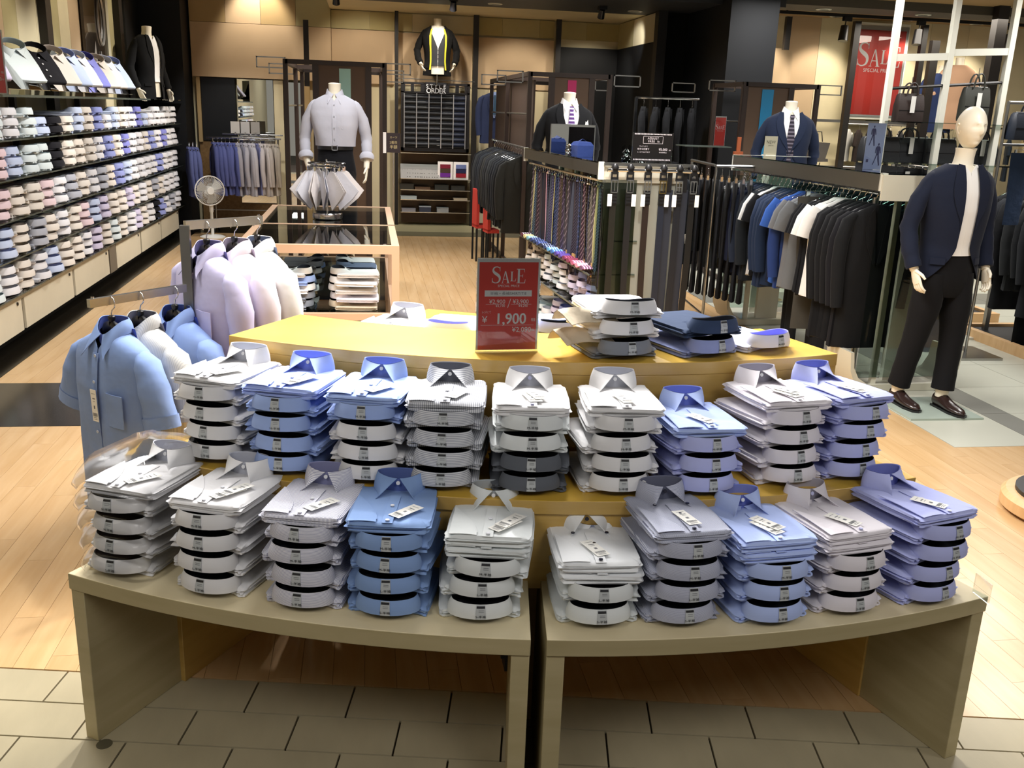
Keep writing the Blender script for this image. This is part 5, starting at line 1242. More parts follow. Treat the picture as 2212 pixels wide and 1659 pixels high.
# rolled ties on the upper glass shelf
tc=['#5a2c38','#d9d29a','#7fb4c4','#2b3a70','#24365e','#31417c','#1c2238','#2c3c66','#5fa0d8','#3f6db4','#4a3a8a','#54408c','#6a2a48','#7a3048','#b05a78','#c98ca0','#6b4560']
for i,c in enumerate(tc):
    y=D_-.12-i*.112; th=thing('folded_tie','folded %s tie on the fixture shelf, %s from the far end'%(('wine','cream','aqua patterned','navy','dark blue','indigo','midnight','navy dotted','sky blue striped','blue','violet blue','purple','plum','burgundy','rose striped','pink striped','mauve')[i],num(i)),'tie',gl(.14,y,.7215),gr,'folded ties on the shelf')
    st=['#d8d8e8','#e8e0b0','#e6f4f6','#8090c0','#6a7ab0','#7080b8','#9aa4c8','#b0bce0','#e8f4ff','#a0c4f0','#7060b0',None,'#a05070',None,'#f0d0dc','#f0dfe6','#c8a0b0'][i]
    MB().loft([[(xx,w*math.cos(a)*.054,.016+.016*math.sin(a)) for a in [2*PI*k/12 for k in range(12)]] for xx,w in ((-.17,.75),(-.15,1),(.0,1),(.15,.95))]).build('roll',cloth(c,st,0,50,.4),th,60)
    if i in (10,13): MB().bx((-.02,-.03,.036),(.05,.02,.038)).build('paper_tag',mat('kraft_tag','#b5925a',.7),th,0)
# shirts on the two lower glass shelves, collars out
rg2=random.Random(21); cidx=['cream','cream','cream','white','mint white','white','lavender','lavender','blue','pale blue','lavender','white','cream','white']
for lev,(zb,n) in enumerate(((.444,5),(.104,5))):
    for s in range(9):
        y=D_-.12-s*.222
        for k in range(3+(s%2) if lev==0 else (4 if s>3 else 2)):
            cn=cidx[(s+k//3+lev*2)%14]; b,c=simple(cn,k%2)
            th=thing('folded_shirt','%s folded shirt, %s, %s stack from far end, %s tie fixture shelf'%(cn,POS[k],num(s),('upper','lower')[lev]),'shirt',gl(.03+rg2.uniform(-.02,.015),y+rg2.uniform(-.02,.02),zb+.056*k),gr-PI/2+R(rg2.uniform(-24,14)),'shirts under the ties')
            ob('body',b,th); ob('collar',c,th)
# things standing on the glass top
t=thing('table_mirror','small rectangular mirror standing on the tie fixture','mirror',gl(.11,1.0,1.475),gr-R(2)); MB().bx((-.17,-.006,.0),(.17,.0,.215)).build('mirror_glass',M_MIR,t,0)
mb=MB(); mb.bx((-.175,-.008,0),(-.168,.008,.22)).bx((.168,-.008,0),(.175,.008,.22)).bx((-.175,-.008,.214),(.175,.008,.22)); mb.build('frame',M_STEEL,t,0)
t=thing('tissue_box','deep blue fabric-covered box in front of the small mirror','box',gl(-.01+.08,.62,1.475),gr+R(14)); 
MB().loft([[(x*s,y*s,z) for x,y in ((-.065,-.05),(.065,-.05),(.065,.05),(-.065,.05))] for z,s in ((0,1),(.08,1.05),(.105,.78),(.11,.3))]).build('box_body',cloth('#28396e',None,bump=.3),t,30)
MB().sheet([[(-.03+.02*i,-.02+.03*j,.108+.018*math.sin(i*1.3)*math.cos(j)) for j in range(3)] for i in range(4)],.002).build('top_flap',cloth('#22305e',None),t,40)
MB().lathe((-.10,.02,0),[(.022,0),(.025,.015),(.016,.03),(.026,.045),(.017,.06),(.023,.075),(.009,.09)],14).build('glass_beads',glass('clear_beads','#e8f0f0',2.0,.8),t,60)
for j,x in enumerate((.34,.46)):
    t=thing('glass_ornament','clear acrylic ornament on the tie fixture, %s of two'%('left','right')[j],'ornament',gl(x,.42,1.475),gr+.3*j,'clear ornaments'); gm=glass('ornament_clear','#dfe8e6',2.5,.85)
    MB().lathe((0,0,0),[(.03,0),(.035,.015),(.018,.03),(.03,.05),(.012,.07)],10).build('body',gm,t,30); mb=MB(); mb.add([(-.03,0,.03),(-.005,0,.03),(-.01,0,.10),(-.035,0,.085)],[(0,1,2,3)]); mb.add([(.005,0,.03),(.05,0,.02),(.045,0,.09),(.015,0,.10)],[(0,1,2,3)]); mb.build('fins',gm,t,0)
t=thing('adjust_sign','dark ADJUST FREE price sign in a clear stand on the fixture','sign',gl(.41,.10,1.475),gr-R(3)); w,h=.285,.195
MB().bx((-w/2,-.006,0),(w/2,.006,h)).build('acrylic_holder',glass('acrylic','#f6f8f8',1.2,.98),t,0); MB().bx((-w/2+.003,-.004,.004),(w/2-.003,.002,h-.006)).build('dark_card',mat('sign_dark','#2e2428',.4),t,0)
mb=MB(); F=lambda x,y:(x,-.0066,y)
puttext(mb,'ADJUST',.020,0,.150,F=F,spacing=1.2); puttext(mb,'FREE',.020,-.012,.130,F=F,spacing=1.2); puttext(mb,'Fit',.016,.038,.131,F=F)
for a,b in (((-.07,.122),(.07,.124)),((-.07,.169),(.07,.171)),((-.07,.122),(-.068,.171)),((.068,.122),(.07,.171))): mb.add([F(a[0],a[1]),F(b[0],a[1]),F(b[0],b[1]),F(a[0],b[1])],[(0,1,2,3)])
puttext(mb,'ワンタッチで',.010,-.065,.100,F=F); puttext(mb,'好きな位置で',.014,-.065,.080,F=F); puttext(mb,'しっかり止まります',.010,-.062,.062,F=F); puttext(mb,'¥5,000',.022,.075,.078,F=F); puttext(mb,'+税',.009,.122,.078,F=F); puttext(mb,'¥5,500(税込)',.010,.075,.062,F=F)
for k in range(26):
    for y in (.012,.180): mb.add([F(-.132+.0102*k,y),F(-.126+.0102*k,y),F(-.126+.0102*k,y+.008),F(-.132+.0102*k,y+.008)],[(0,1,2,3)])
mb.build('lettering',mat('sign_pale','#c9bfc2',.5),t,0)
# ================================================================ white fixture with jackets
W0=Vector((3.30,5.80,0)); wr=R(2.6)
def wl_(x,y,z):
    v=Matrix.Rotation(wr,3,'Z')@Vector((x,y,z)); return (W0.x+v.x,W0.y+v.y,z)
t=thing('jacket_fixture','white metal and glass fixture crowded with hanging jackets and tees','fixture',tuple(W0),wr); WW,WD=.74,2.36
MB().bx((0,0.02,1.36),(.03,WD-.02,1.465)).build('side_beam',mat('beam_steel','#77746a',.3,.6),t,0); MB().bx((WW-.03,0,1.36),(WW,WD,1.465)).build('side_beam',mat('beam_steel','#77746a',.3,.6),t,0)
MB().bx((0,WD-.02,1.34),(WW,WD,1.475)).build('end_panel',M_WHT,t,0); MB().bx((0,-.0,1.36),(.04,.03,1.475)).build('end_cap',M_WHT,t,0); MB().bx((.0,-.015,1.30),(WW,0,1.465)).build('end_panel',mat('end_cream','#cbc8b6',.45),t,0)
MB().bx((0,0,1.468),(WW,WD,1.474)).build('glass_top',glass('top_glass','#9fb8b0',1.4,.85),t,0)
for x in (-.02,WW+.02-.04):
    pass
for y in (0.02,WD-.3): 
    prof=[]
for e in (0,1):
    y0,y1=((-.02,.30),(WD-.30,WD+.02))[e]
    mb=MB(); rings=[]
    pr=[(-.06,.28),(-.045,.15),(.0,.05),(.08,.0),(WW-.08,.0),(WW,.05),(WW+.045,.15),(WW+.06,.28),(WW+.035,.28),(WW+.02,.17),(WW-.02,.10),(WW-.10,.05),(.10,.05),(.02,.10),(-.02,.17),(-.035,.28)]
    mb.loft([[(x,y,z+.002) for x,z in pr] for y in (y0,y1)]); mb.build('curved_base',mat('base_white','#cfcdbc',.3,coat=.3),t,30)
    MB().bx((WW/2-.10,y0+.06 if e else y0+.1,.05),(WW/2+.10,y0+.10 if e else y0+.14,1.36)).build('upright_panel',M_WHT,t,0)
    MB().bx((WW*.18,y0+.02,.04),(WW*.18+.035,y0+.055,1.36)).build('slotted_post',M_WHT,t,0)
MB().bx((.005,-.008,.10),(WW-.02,-.001,1.30)).build('end_glass',M_GLASS,t,0)
MB().bx((.005,WD,.10),(WW-.02,WD+.006,1.30)).build('end_glass',M_GLASS,t,0)
MB().tube([(.10,.03,1.345),(.10,WD-.03,1.345)],.012,10).build('hanging_rail',M_STEEL,t); MB().tube([(WW-.14,.03,1.345),(WW-.14,WD-.03,1.345)],.012,10).build('hanging_rail',M_STEEL,t)
MB().cyl((.13,.25,0),.022,1.3,16).build('round_leg',M_STEEL,t)
items=[('jacket','#8f9290','grey tweed'),('jacket','#6a6d70','mid grey'),('jacket','#585c68','blue grey'),('jacket','#34394f','slate navy'),('jacket','#2b3149','navy'),('jacket','#2c3446','dark navy'),('jacket','#23272e','charcoal'),('jacket','#20252b','charcoal'),('tee','#e6e6e4','white'),('tee','#15161a','black'),('jacket','#27344e','navy knit'),('jacket','#26334c','navy knit'),('jacket','#22304a','navy knit'),('tee','#1b2032','midnight'),('tee','#3a62b4','bright blue'),('longtee','#2b4078','deep blue'),('tee','#77797c','grey'),('tee','#6c6f72','grey'),('trousers','#4c4a44','taupe'),('tee','#15161a','black'),('tee','#17181c','black'),('tee','#e9e9e6','white'),('tee','#e0e0de','white'),('coat','#101114','black'),('coat','#121316','black'),('coat','#111215','black'),('coat','#0f1013','black'),('coat','#121217','black'),('coat','#101113','black')]
rj=random.Random(8); n=len(items)
kn={'jacket':'jacket','tee':'tee','longtee':'pullover','coat':'coat','trousers':'trousers'}
for i,(kd,c,cn) in enumerate(items):
    y=WD-.16-i*(WD-.30)/(n-1)
    hang(kd,c,wl_(.10,y,1.345),wr+R(rj.uniform(-7,7)-4),'%s %s, %s from the far end of the white fixture'%(cn,kn[kd],num(i)),kn[kd],'garments on the white fixture',v=i%4,hlabel='%s hanger from the far end of the white fixture rail'%num(i),dark=False if kd in('tee','longtee') else True)
for i in range(5):
    h=ob('coat_hanger',hangermesh(),None,wl_(.10,WD-.03-.022*i,1.345),wr+.1*i); tag(h,'empty wide-shouldered hanger, %s from the far end of the white fixture'%num(i),'hanger','empty hangers')
rk=random.Random(4)
for i in range(20):
    y=WD-.2-i*.105; kd,c,cn=rk.choice((('tee','#1a1c22','black'),('tee','#2b3040','navy'),('jacket','#2a2c30','charcoal'),('longtee','#1c1d22','black')))
    hang(kd,c,wl_(WW-.14,y,1.345),wr+R(rk.uniform(-6,6)),'%s %s, %s on the rear rail of the white fixture'%(cn,kn[kd],num(i)),kn[kd],'garments on the rear rail of the white fixture',v=i%4,hlabel='%s hanger on the rear rail of the white fixture'%num(i),dark=False)
# long trousers hanging low, by the leg
for j,(x,y,c) in enumerate(((.18,1.30,'#0f1013'),(.22,1.42,'#101114'),(.16,.86,'#17181c'))):
    hang('trousers',c,wl_(x,y,1.17),wr+R(80+5*j),'black trousers hanging below the navy jackets, %s of three'%('left','middle','right')[j],'trousers','low trousers of the white fixture',v=j,hlabel='clip hanger of the %s low black trousers'%('left','middle','right')[j])
# signs on it
t=thing('figure_poster','pale blue poster with two walking figures on the white fixture','poster',wl_(.17,.42,1.475),wr-R(4)); MB().bx((-.065,-.004,0),(.065,.0,.31)).build('card',mat('poster_blue','#aebbe6',.4),t,0); MB().bx((-.07,-.006,-.002),(.07,-.0045,.31)).build('acrylic_front',glass('acrylic','#f6f8f8',1.2,.98),t,0)
mb=MB(); F=lambda x,y:(x,-.0068,y)
def fig(mb,cx,cy,s,st):
    P=lambda pts:mb.add([F(cx+x*s,cy+y*s) for x,y in pts],[tuple(range(len(pts)))])
    P([(-.03,.90),(.0,.88),(.03,.90),(.035,.96),(0,1.0),(-.035,.96)]); P([(-.08,.85),(.07,.85),(.06,.48),(-.06,.48)]); P([(-.06,.5),(.0,.5),(-.06-st*.6,.25),(-.12-st,.02),(-.16-st,.02),(-.10-st*.4,.28)]); P([(0,.5),(.06,.5),(.08+st*.4,.26),(.10+st,.0),(.05+st,.0),(.03,.26)]); P([(.06,.84),(.10,.80),(.14,.55),(.10,.54)]); P([(-.08,.84),(-.12,.78),(-.13,.55),(-.10,.55)])
fig(mb,-.02,.16,.135,.03); fig(mb,.028,.03,.15,.05); mb.add([F(-.05,.05),(F(-.035,.05)),F(-.035,.07),F(-.05,.07)],[(0,1,2,3)]); mb.build('printed_figures',mat('poster_ink','#2c3050',.5),t,0)
t=thing('new_sign','grey NEW card in front of the blue-striped panel','sign',(3.62,8.35,1.475),R(4)); MB().bx((-.062,-.003,0),(.062,.003,.165)).build('card',mat('card_grey','#9c9883',.5),t,0)
mb=MB(); puttext(mb,'NEW',.040,0,.10,F=lambda x,y:(x,-.0045,y)); puttext(mb,'ARRIVAL',.014,0,.078,F=lambda x,y:(x,-.0045,y)); mb.build('lettering',mat('card_ink','#5a5748',.5),t,0); MB().bx((-.05,-.02,-1.475),(.05,.06,0)).build('stand_column',M_WHT,t,0)
# rolling trouser rail between the fixtures
t=thing('rolling_rail','steel rolling rail with dark trousers between the two fixtures','rack',(2.98,8.0,0),R(2))
MB().tube([(-.11,-.30,.10),(-.11,-.30,1.40)],.012,10).build('post',M_STEEL,t); MB().tube([(.0,.55,.10),(.0,.55,1.40)],.012,10).build('post',M_STEEL,t)
MB().tube([(-.12,-.30,1.40),(.0,.56,1.40)],.012,10).build('top_bar',M_STEEL,t); MB().tube([(-.11,-.30,.13),(0,.55,.13)],.010,10).build('lower_bar',M_STEEL,t); MB().tube([(-.11,-.30,1.395),(.42,-.32,1.40)],.012,10).build('side_arm',M_STEEL,t)
f=MB().tube([(-.20,-.12,.11),(.02,-.48,.11)],.016,8).build('foot',M_STEEL,t)
for p in ((-.20,-.12),(.02,-.48)): MB().cyl((p[0]-.012,p[1],.035),.034,.024,16,axis='X').box((p[0],p[1],.08),(.012,.012,.05)).build('caster',mat('caster_grey','#7a7770',.4),f)
for i in range(9):
    hang('trousers',('#15161a','#191c24','#111215')[i%3],(2.89+.035*i,8.22-.075*i+.02,1.36),R(70),'dark trousers, %s on the rolling rail between the fixtures'%num(i),'trousers','trousers on the rolling rail',v=i,hlabel='clip hanger, %s on the rolling rail between the fixtures'%num(i))
hang('jacket','#22262b',(2.70,8.1,1.36),R(20),'charcoal jacket with a white tag at the left of the rolling rail','jacket','jackets by the rolling rail',v=1,tagc=True,hlabel='hanger of the charcoal jacket by the rolling rail')
# ================================================================ tall brown frames
def wire_rect(par,a,b,y,L,m=None):
    mb=MB(); r=.006; x0,z0,x1,z1=a[0],b[2],b[0],a[2]
    for p,q in (((x0,z0),(x1,z0)),((x1,z0),(x1,z1)),((x1,z1),(x0,z1)),((x0,z1),(x0,z0))): mb.bx((min(p[0],q[0])-r-L.x,y-r-L.y,min(p[1],q[1])-r),(max(p[0],q[0])+r-L.x,y+r-L.y,max(p[1],q[1])+r))
    return mb.build('wire_rectangle',m or M_STEEL,par,0)
M_BP=mat('brown_panel','#54402f',.6,var=.05); M_BP2=mat('brown_panel_dark','#3a2a20',.6)
def frame(label,x0,x1,ys,zt,pan,stripe,col,rects,side=None):
    t=thing('tall_frame',label,'frame',((x0+x1)/2,ys[0],0),0,'tall brown display frames'); L=t.location; w=.045
    for i,y in enumerate(ys):
        for x in (x0,x1): bxp(t,'frame_post',(x-w/2,y-w/2,0),(x+w/2,y+w/2,zt),M_BROWN,L=L)
        bxp(t,'frame_bar',(x0,y-w/2,zt-w),(x1,y+w/2,zt),M_BROWN,L=L)
    for x in (x0,x1):
        bxp(t,'frame_bar',(x-w/2,ys[0],zt-w),(x+w/2,ys[-1],zt),M_BROWN,L=L); bxp(t,'frame_bar',(x-w/2,ys[0],.0),(x+w/2,ys[-1],.04),M_BROWN,L=L)
    bxp(t,'brown_board',(pan[0],ys[0]-.01,.0),(pan[1],ys[0]+.02,zt-.04),M_BP,L=L)
    for x in pan: bxp(t,'board_edge',(x-.03,ys[0]-.02,0),(x+.03,ys[0]+.03,zt-.03),M_BROWN,L=L)
    bxp(t,'colour_stripe',(stripe[0],ys[0]-.016,.3),(stripe[1],ys[0]-.011,zt-.07),col,L=L)
    for a,b in rects: wire_rect(t,a,b,a[1],L)
    if side: bxp(t,'side_board',(side-.01,ys[0]+.05,.9),(side+.01,ys[-1]-.1,zt-.08),M_BP2,L=L)
    MB().tube([(x0-L.x,.1,1.75),(x0-L.x,ys[-1]-ys[0]-.1,1.75)],.010,8).build('side_rail',M_STEEL,t)
    return t
frame('brown metal frame with teal stripe behind the grey-shirted mannequin',-.79,.18,(10.0,11.4,12.5),2.19,(-.50,.02),(-.268,-.155),mat('teal_stripe','#9fcdc6',.5),[((-1.095,10.300,2.212),(-0.815,10.300,2.113)),((-1.078,11.400,2.190),(-0.813,11.400,2.087)),((0.187,10.300,2.199),(0.449,10.300,2.096)),((0.217,11.400,2.169),(0.423,11.400,2.046))])
frame('brown metal frame with magenta stripe beside the tie fixture',1.66,2.50,(10.0,11.6,13.1),2.17,(1.89,2.31),(2.055,2.145),mat('magenta_stripe','#b21f60',.5),[((1.322,10.000,2.167),(1.584,10.000,2.060)),((1.348,11.600,2.175),(1.633,11.600,2.066)),((2.549,10.000,2.167),(2.825,10.000,2.062)),((2.726,11.600,2.166),(2.883,11.600,2.050))],side=1.72)
frame('brown metal frame with blue stripe left of the sale banner',3.98,4.80,(10.0,10.9),2.16,(3.98,4.50),(4.17,4.30),mat('blue_stripe','#1d7fb0',.5),[((3.687,10.300,2.173),(3.983,10.300,2.068)),((3.463,10.900,2.148),(3.732,10.900,2.052)),((4.801,10.000,2.157),(5.070,10.000,2.062))])
t=thing('wire_shelf','small shelf with a red sale card left of the blue-striped frame','shelf',(3.45,9.6,1.50)); MB().bx((-.01,.15,-1.5),(.01,.17,-.01)).build('support',M_DARK,t,0); MB().bx((-.25,-.1,-.01),(.25,.2,0)).build('board',M_FRAME,t,0)
# suits hanging at the left of the magenta frame
t=thing('suit_rail','dark rail carrying a row of suit jackets left of the magenta frame','rail',(1.57,10.9,0)); MB().tube([(0,-1.3,1.42),(0,1.3,1.42)],.012,8).build('rail_bar',M_STEEL,t); 
for y in (-1.28,1.28): MB().bx((-.02,y-.02,0),(.02,y+.02,1.42)).build('rail_post',M_BROWN,t,0)
scs=[('#121316','black'),('#292c2e','charcoal grey'),('#16191c','dark grey'),('#10131a','midnight'),('#1d2126','charcoal'),('#0e0f12','black'),('#22221f','brown grey'),('#191b1e','dark grey')]
for i in range(15):
    c,cn=scs[i%8]; hang('jacket',c,(1.57,12.0-.165*i,1.42),R(-6+3*math.sin(i*2)),'%s suit jacket, %s from the far end of the suit rail'%(cn,num(i)),'jacket','suit jackets by the magenta frame',v=i%4,hlabel='%s hanger from the far end of the suit rail'%num(i),dark=False,sc=.98)
# dark suits in the blue-striped bay
t=thing('suit_rail','bright chrome rail with black suits right of the dark wall','rail',(3.45,11.3,0)); MB().tube([(-.30,0,1.98),(.45,-.1,1.985)],.016,8).build('rail_bar',mat('bright_bar','#e6e6e6',.15,1),t); 
for x in (-.29,.44): MB().bx((x-.015,-.02,0),(x+.015,.02,1.98)).build('rail_post',M_BLK,t,0)
for i in range(5): hang('coat','#131417',(3.25+.15*i,11.28,1.97),R(70),'black suit, %s from the left under the bright chrome rail'%num(i),'suit','black suits under the bright rail',v=i%4,tagc=(i in(1,3)),hlabel='%s hanger from the left under the bright chrome rail'%num(i),sc=1.05)
# hanging jacket with shirt and tie on the back wall
jk=hang('jacket','#27304d',((1.799,13.900,2.066)[0],13.9,2.10),R(0),'navy jacket over a pale blue shirt and tie hanging on the back wall','jacket','wall jacket',v=1,hlabel='hanger of the navy jacket on the back wall',sc=.92)
MB().sheet([[(-.06,-.058,-.10),(0,-.072,-.08),(.06,-.058,-.10)],[(-.07,-.066,-.23),(0,-.076,-.23),(.07,-.066,-.23)],[(-.01,-.066,-.47),(0,-.068,-.47),(.01,-.066,-.47)]],.004).build('shirt_front',cloth('#8fa6d8'),jk,50); MB().sheet([[(-.015,-.084,-.13),(.015,-.084,-.13)],[(-.025,-.086,-.42),(.025,-.086,-.42)]],.003).build('necktie',cloth('#3a5670'),jk,0)
tag(MB().tube([((1.799,13.900,2.066)[0],13.86,2.112),((1.799,13.900,2.066)[0],14.38,2.112)],.008,8).build('wall_hook',M_STEEL),'steel arm holding the navy jacket out from the back wall','hook')
# ================================================================ board of fabric bolts
BX0,BX1,BZ0,BZ1=.487,1.475,1.165,2.12; BY=14.12
t=thing('fabric_board','black STYLE ORDER board with rows of dark fabric bolts','board',(.98,BY,BZ0)); L=t.location
M_BB=mat('board_black','#141012',.4)
bxp(t,'backing',(BX0+.03,BY+.03,BZ0),(BX1-.03,BY+.05,1.985),M_BB,L=L)
for a,b in (((BX0,BZ0),(BX0+.04,BZ1)),((BX1-.04,BZ0),(BX1,BZ1)),((BX0,BZ0),(BX1,BZ0+.05)),((BX0,1.975),(BX1,1.995)),((BX0,2.09),(BX1,BZ1))): bxp(t,'board_frame',(a[0],BY,a[1]),(b[0],BY+.05,b[1]),M_BB,L=L)
for a,b in ((.625,.672),(.765,.815),(.815,1.135),(1.135,1.175),(1.265,1.315),(1.40,1.44),(.527,.545)): bxp(t,'board_frame',(a,BY,1.99),(b,BY+.05,2.095),M_BB,L=L)
xs_=[.530+.176*i for i in range(6)]; nz=10; dz=(1.955-1.235)/nz
bm_=[mat('bolt_%d'%k,c,.45,spec=.4) for k,c in enumerate(('#14161a','#1b1e24','#181a1c','#20242c','#1a2236'))]
for c in range(5):
    for r in range(nz):
        z=1.235+dz*r+.032; o=MB().loft([[ (x,.034*math.sin(2*PI*k/10)-.02,.031*math.cos(2*PI*k/10)) for k in range(10)] for x in (-.08,.08)]).build('fabric_bolt',bm_[(c*3+r)%4 if c<4 else 4],t,50,(xs_[c]+.088-L.x,0,z-L.z))
        if (c,r) in ((2,0),(2,1)): MB().bx((.03,-.052,-.012),(.075,-.048,.008)).build('paper_label',M_TAG,o,0)
for r in range(nz+1): bxp(t,'chrome_ledge',(BX0+.04,BY-.058,1.231+dz*r),(BX1-.04,BY-.055,1.234+dz*r),mat('ledge_grey','#4a4c4e',.35,.5),L=L)
for x in xs_: bxp(t,'chrome_rod',(x-.006,BY-.068,1.215),(x+.006,BY-.058,1.965),mat('rod','#b9babc',.3,.6),L=L)
mb=MB(); F=lambda x,y:(x,-.056,y)
for k,ch in enumerate('STYLE'): puttext(mb,ch,.075 if k<4 else .075,-.125+.062*k,.880,F=F)
puttext(mb,'ORDER',.098,.0,.812,F=F,spacing=.92,sx=.92); puttext(mb,'ORDER',.098,.002,.813,F=lambda x,y:(x,-.0565,y),spacing=.92,sx=.92)
mb.build('lettering',mat('letter_white','#f4f4f2',.4,emit=.25),t,0); bxp(t,'letter_plate',(.83,BY-.054,1.965),(1.13,BY-.02,2.125),M_BB,L=L)
MB().tube([(-.56,.0,1.0),(.56,0,.99)],.006,6).build('hanging_bar',M_STEEL,t)
# shelves under the board
zs=[(0.982,14.100,1.143)[2],(0.986,14.100,0.779)[2],(0.988,14.100,0.619)[2],(0.990,14.100,0.478)[2],(0.992,14.100,0.296)[2]]
t=thing('glass_shelves','five glass shelves below the board of fabric bolts','shelving',(1.0,14.15,0))
for z in zs: o=MB().bx((-.52,-.12,z-.006),(.50,.10,z)).build('glass_shelf',M_SHELF,t,0); MB().bx((-.52,-.126,z-.008),(.50,-.12,z+.002)).build('shelf_edge',mat('bright_edge','#c9c4b4',.2,.6),o,0)
t=thing('cufflink_tray','grey tray with rows of cuff links and tie pins','tray',(.78,14.1,zs[1])); MB().loft([[(-.30,-.08,0),(.26,-.08,0),(.26,-.07,.0),(-.30,-.07,0)],[(-.30,.06,.20),(.26,.06,.20),(.26,.07,.20),(-.30,.07,.20)]]).build('tray_board',mat('tray_grey','#8b8a88',.5),t,0)
mb=MB(); rr=random.Random(2)
for r in range(4):
    for c in range(15):
        if rr.random()<.8: mb.box((-.27+.035*c+(.01 if c//4%2 else 0),-.062+.036*r,.022+.048*r),(.012,.008,.014))
o=mb.build('cufflinks',mat('cuff_dark','#2a2a2e',.2,.8),t,0); o['kind']='stuff'
for k,(xx,cs) in enumerate(((1.13,('#6b2f8c','#4a3a30','#7a2436')),(1.36,('#8a2030','#25284a','#6a78a8')))):
    t=thing('pocket_square_frame','white frame with three folded pocket squares, %s one'%('left','right')[k],'frame',(xx,14.1,zs[1]),0,'pocket square frames'); MB().bx((-.11,-.04,0),(.11,-.02,.25)).build('frame_board',M_PAPER,t,0)
    for j,c in enumerate(cs): MB().bx((-.075,-.055,.03+.062*j),(.075,-.04,.088+.062*j)).box((.055,-.058,.05+.062*j),(.018,.006,.018)).build('pocket_square',cloth(c,bump=.1),t,0)
for k,(x,z,w,h,c,lb) in enumerate(((.57,zs[2],.2,.075,'#26241c','dark flat box on the third shelf, left one'),(1.08,zs[2],.2,.07,'#1d211d','black flat box on the third shelf, middle one'),(1.32,zs[2],.2,.06,'#1d1f1c','black flat box on the third shelf, right one'),(.80,zs[2],.22,.03,'#5a4432','narrow brown case on the third shelf'),(.60,zs[3],.23,.04,'#a9b4b4','pale folded cloth on the fourth shelf'),(.60,zs[4],.2,.04,'#8a8a90','grey folded cloth on the lowest shelf'),(.84,zs[4],.17,.075,'#2b3242','navy box with a pale lid on the lowest shelf'),(1.10,zs[4],.17,.06,'#8d9090','light grey box on the lowest shelf'),(1.36,zs[3],.2,.02,'#b5a890','thin beige pad on the fourth shelf'))):
    t=thing('accessory_box',lb,'box',(x,14.12,z)); MB().bx((-w/2,-.08,0),(w/2,.07,h)).build('box_body',mat('abox%d'%k,c,.5),t,0); MB().bx((-w/2-.003,-.083,h),(w/2+.003,.073,h+.008)).build('lid',mat('aboxl%d'%k,'#a9aeb4' if k in(6,) else c,.4),t,0)
# little shelves right of the post
t=thing('side_shelves','short glass shelves with accessories right of the fabric board','shelving',(1.82,14.2,0))
for k,z in enumerate((1.12,.88,.62)): MB().bx((-.22,-.1,z-.006),(.22,.1,z)).build('glass_shelf',M_SHELF,t,0)
for k,(x,z,c,lb) in enumerate(((1.70,1.12,'#8a8f94','grey wallet on the upper side shelf'),(1.92,1.12,'#2a3040','dark wallet on the upper side shelf'),(1.75,.88,'#c9cccc','row of pale tie clips on the middle side shelf'),(1.78,.62,'#1d1f22','black bag on the lower side shelf'))):
    t=thing('accessory',lb,'accessory',(x,14.17,z)); MB().bx((-.08,-.04,0),(.08,.04,.05 if k<3 else .2)).build('body',mat('acc%d'%k,c,.4),t,0); MB().box((0,-.042,.03),(.05,.004,.02)).build('label_strip',M_TAG,t,0)
# red stools
for k,(x,y) in enumerate(((1.32,11.45),(1.40,11.0))):
    t=thing('high_chair','red high-backed chair with thin black legs, %s of the pair'%('farther','nearer')[k],'chair',(x,y,0),R(8),'red chairs')
    mr_=mat('red_cloth','#b3302a',.6); MB().bx((-.04,-.11,.42),(-.005,.11,.86)).build('backrest',mr_,t,0); MB().bx((-.04,-.11,.40),(.10,.11,.44)).build('seat',mr_,t,0)
    for sx in (-.03,.09):
        for sy in (-.1,.1): MB().bx((sx-.01,sy-.01,0),(sx+.01,sy+.01,.40)).build('leg',M_BLK,t,0)
# rail of shirts against the back wall
t=thing('rolling_rail','chrome rail with long-sleeved shirts in front of the wall mirror','rack',(-1.68,13.8,0))
MB().tube([(-.50,0,1.28),(.50,0,1.285)],.014,8).build('top_bar',M_CHROME,t); MB().tube([(-.30,.12,1.33),(.52,.12,1.33)],.010,8).build('rear_bar',M_CHROME,t); MB().tube([(-.45,0,.30),(.45,0,.30)],.008,8).build('lower_bar',M_STEEL,t)
for x in (-.42,.46): MB().tube([(x,0,.06),(x,0,1.28)],.013,8).build('post',M_STEEL,t); MB().tube([(x,-.2,.06),(x,.2,.06)],.012,8).build('foot',M_STEEL,t); MB().cyl((x-.01,-.2,0.028),.028,.02,12,axis='X').cyl((x-.01,.2,0.028),.028,.02,12,axis='X').build('casters',M_BPL,t)
cl=['#585f92','#5a6298','#5f679e','#5a6296','#6068a0','#5c649c','#a7a5ae','#8a8a98','#b4b2ba','#b8b6be','#c0bec4','#70749c','#c8c2c2','#c9c2be','#bab2aa','#b5aca0','#aaa294']
for i,c in enumerate(cl):
    nm='blue' if i<6 else ('grey white' if i<11 else ('blue grey' if i==11 else 'off-white')); hang('shirt',c,(-2.08+.052*i,13.8,1.28),PI/2+R(18+6*math.sin(i*3)),'%s long-sleeved shirt, %s from the left on the back rail'%(nm,num(i)),'shirt','shirts on the back rail',v=i%4,hlabel='%s hanger from the left on the back rail'%num(i),dark=False,sc=.86)
for i in range(3): hang('shirt','#5a6290',(-2.34+.045*i,13.4,1.22),PI/2+.3,'blue shirt beside the black pillar, %s of three'%('left','middle','right')[i],'shirt','blue shirts beside the black pillar',v=i,hlabel='hanger of the %s blue shirt beside the black pillar'%('left','middle','right')[i],dark=False,sc=.8)
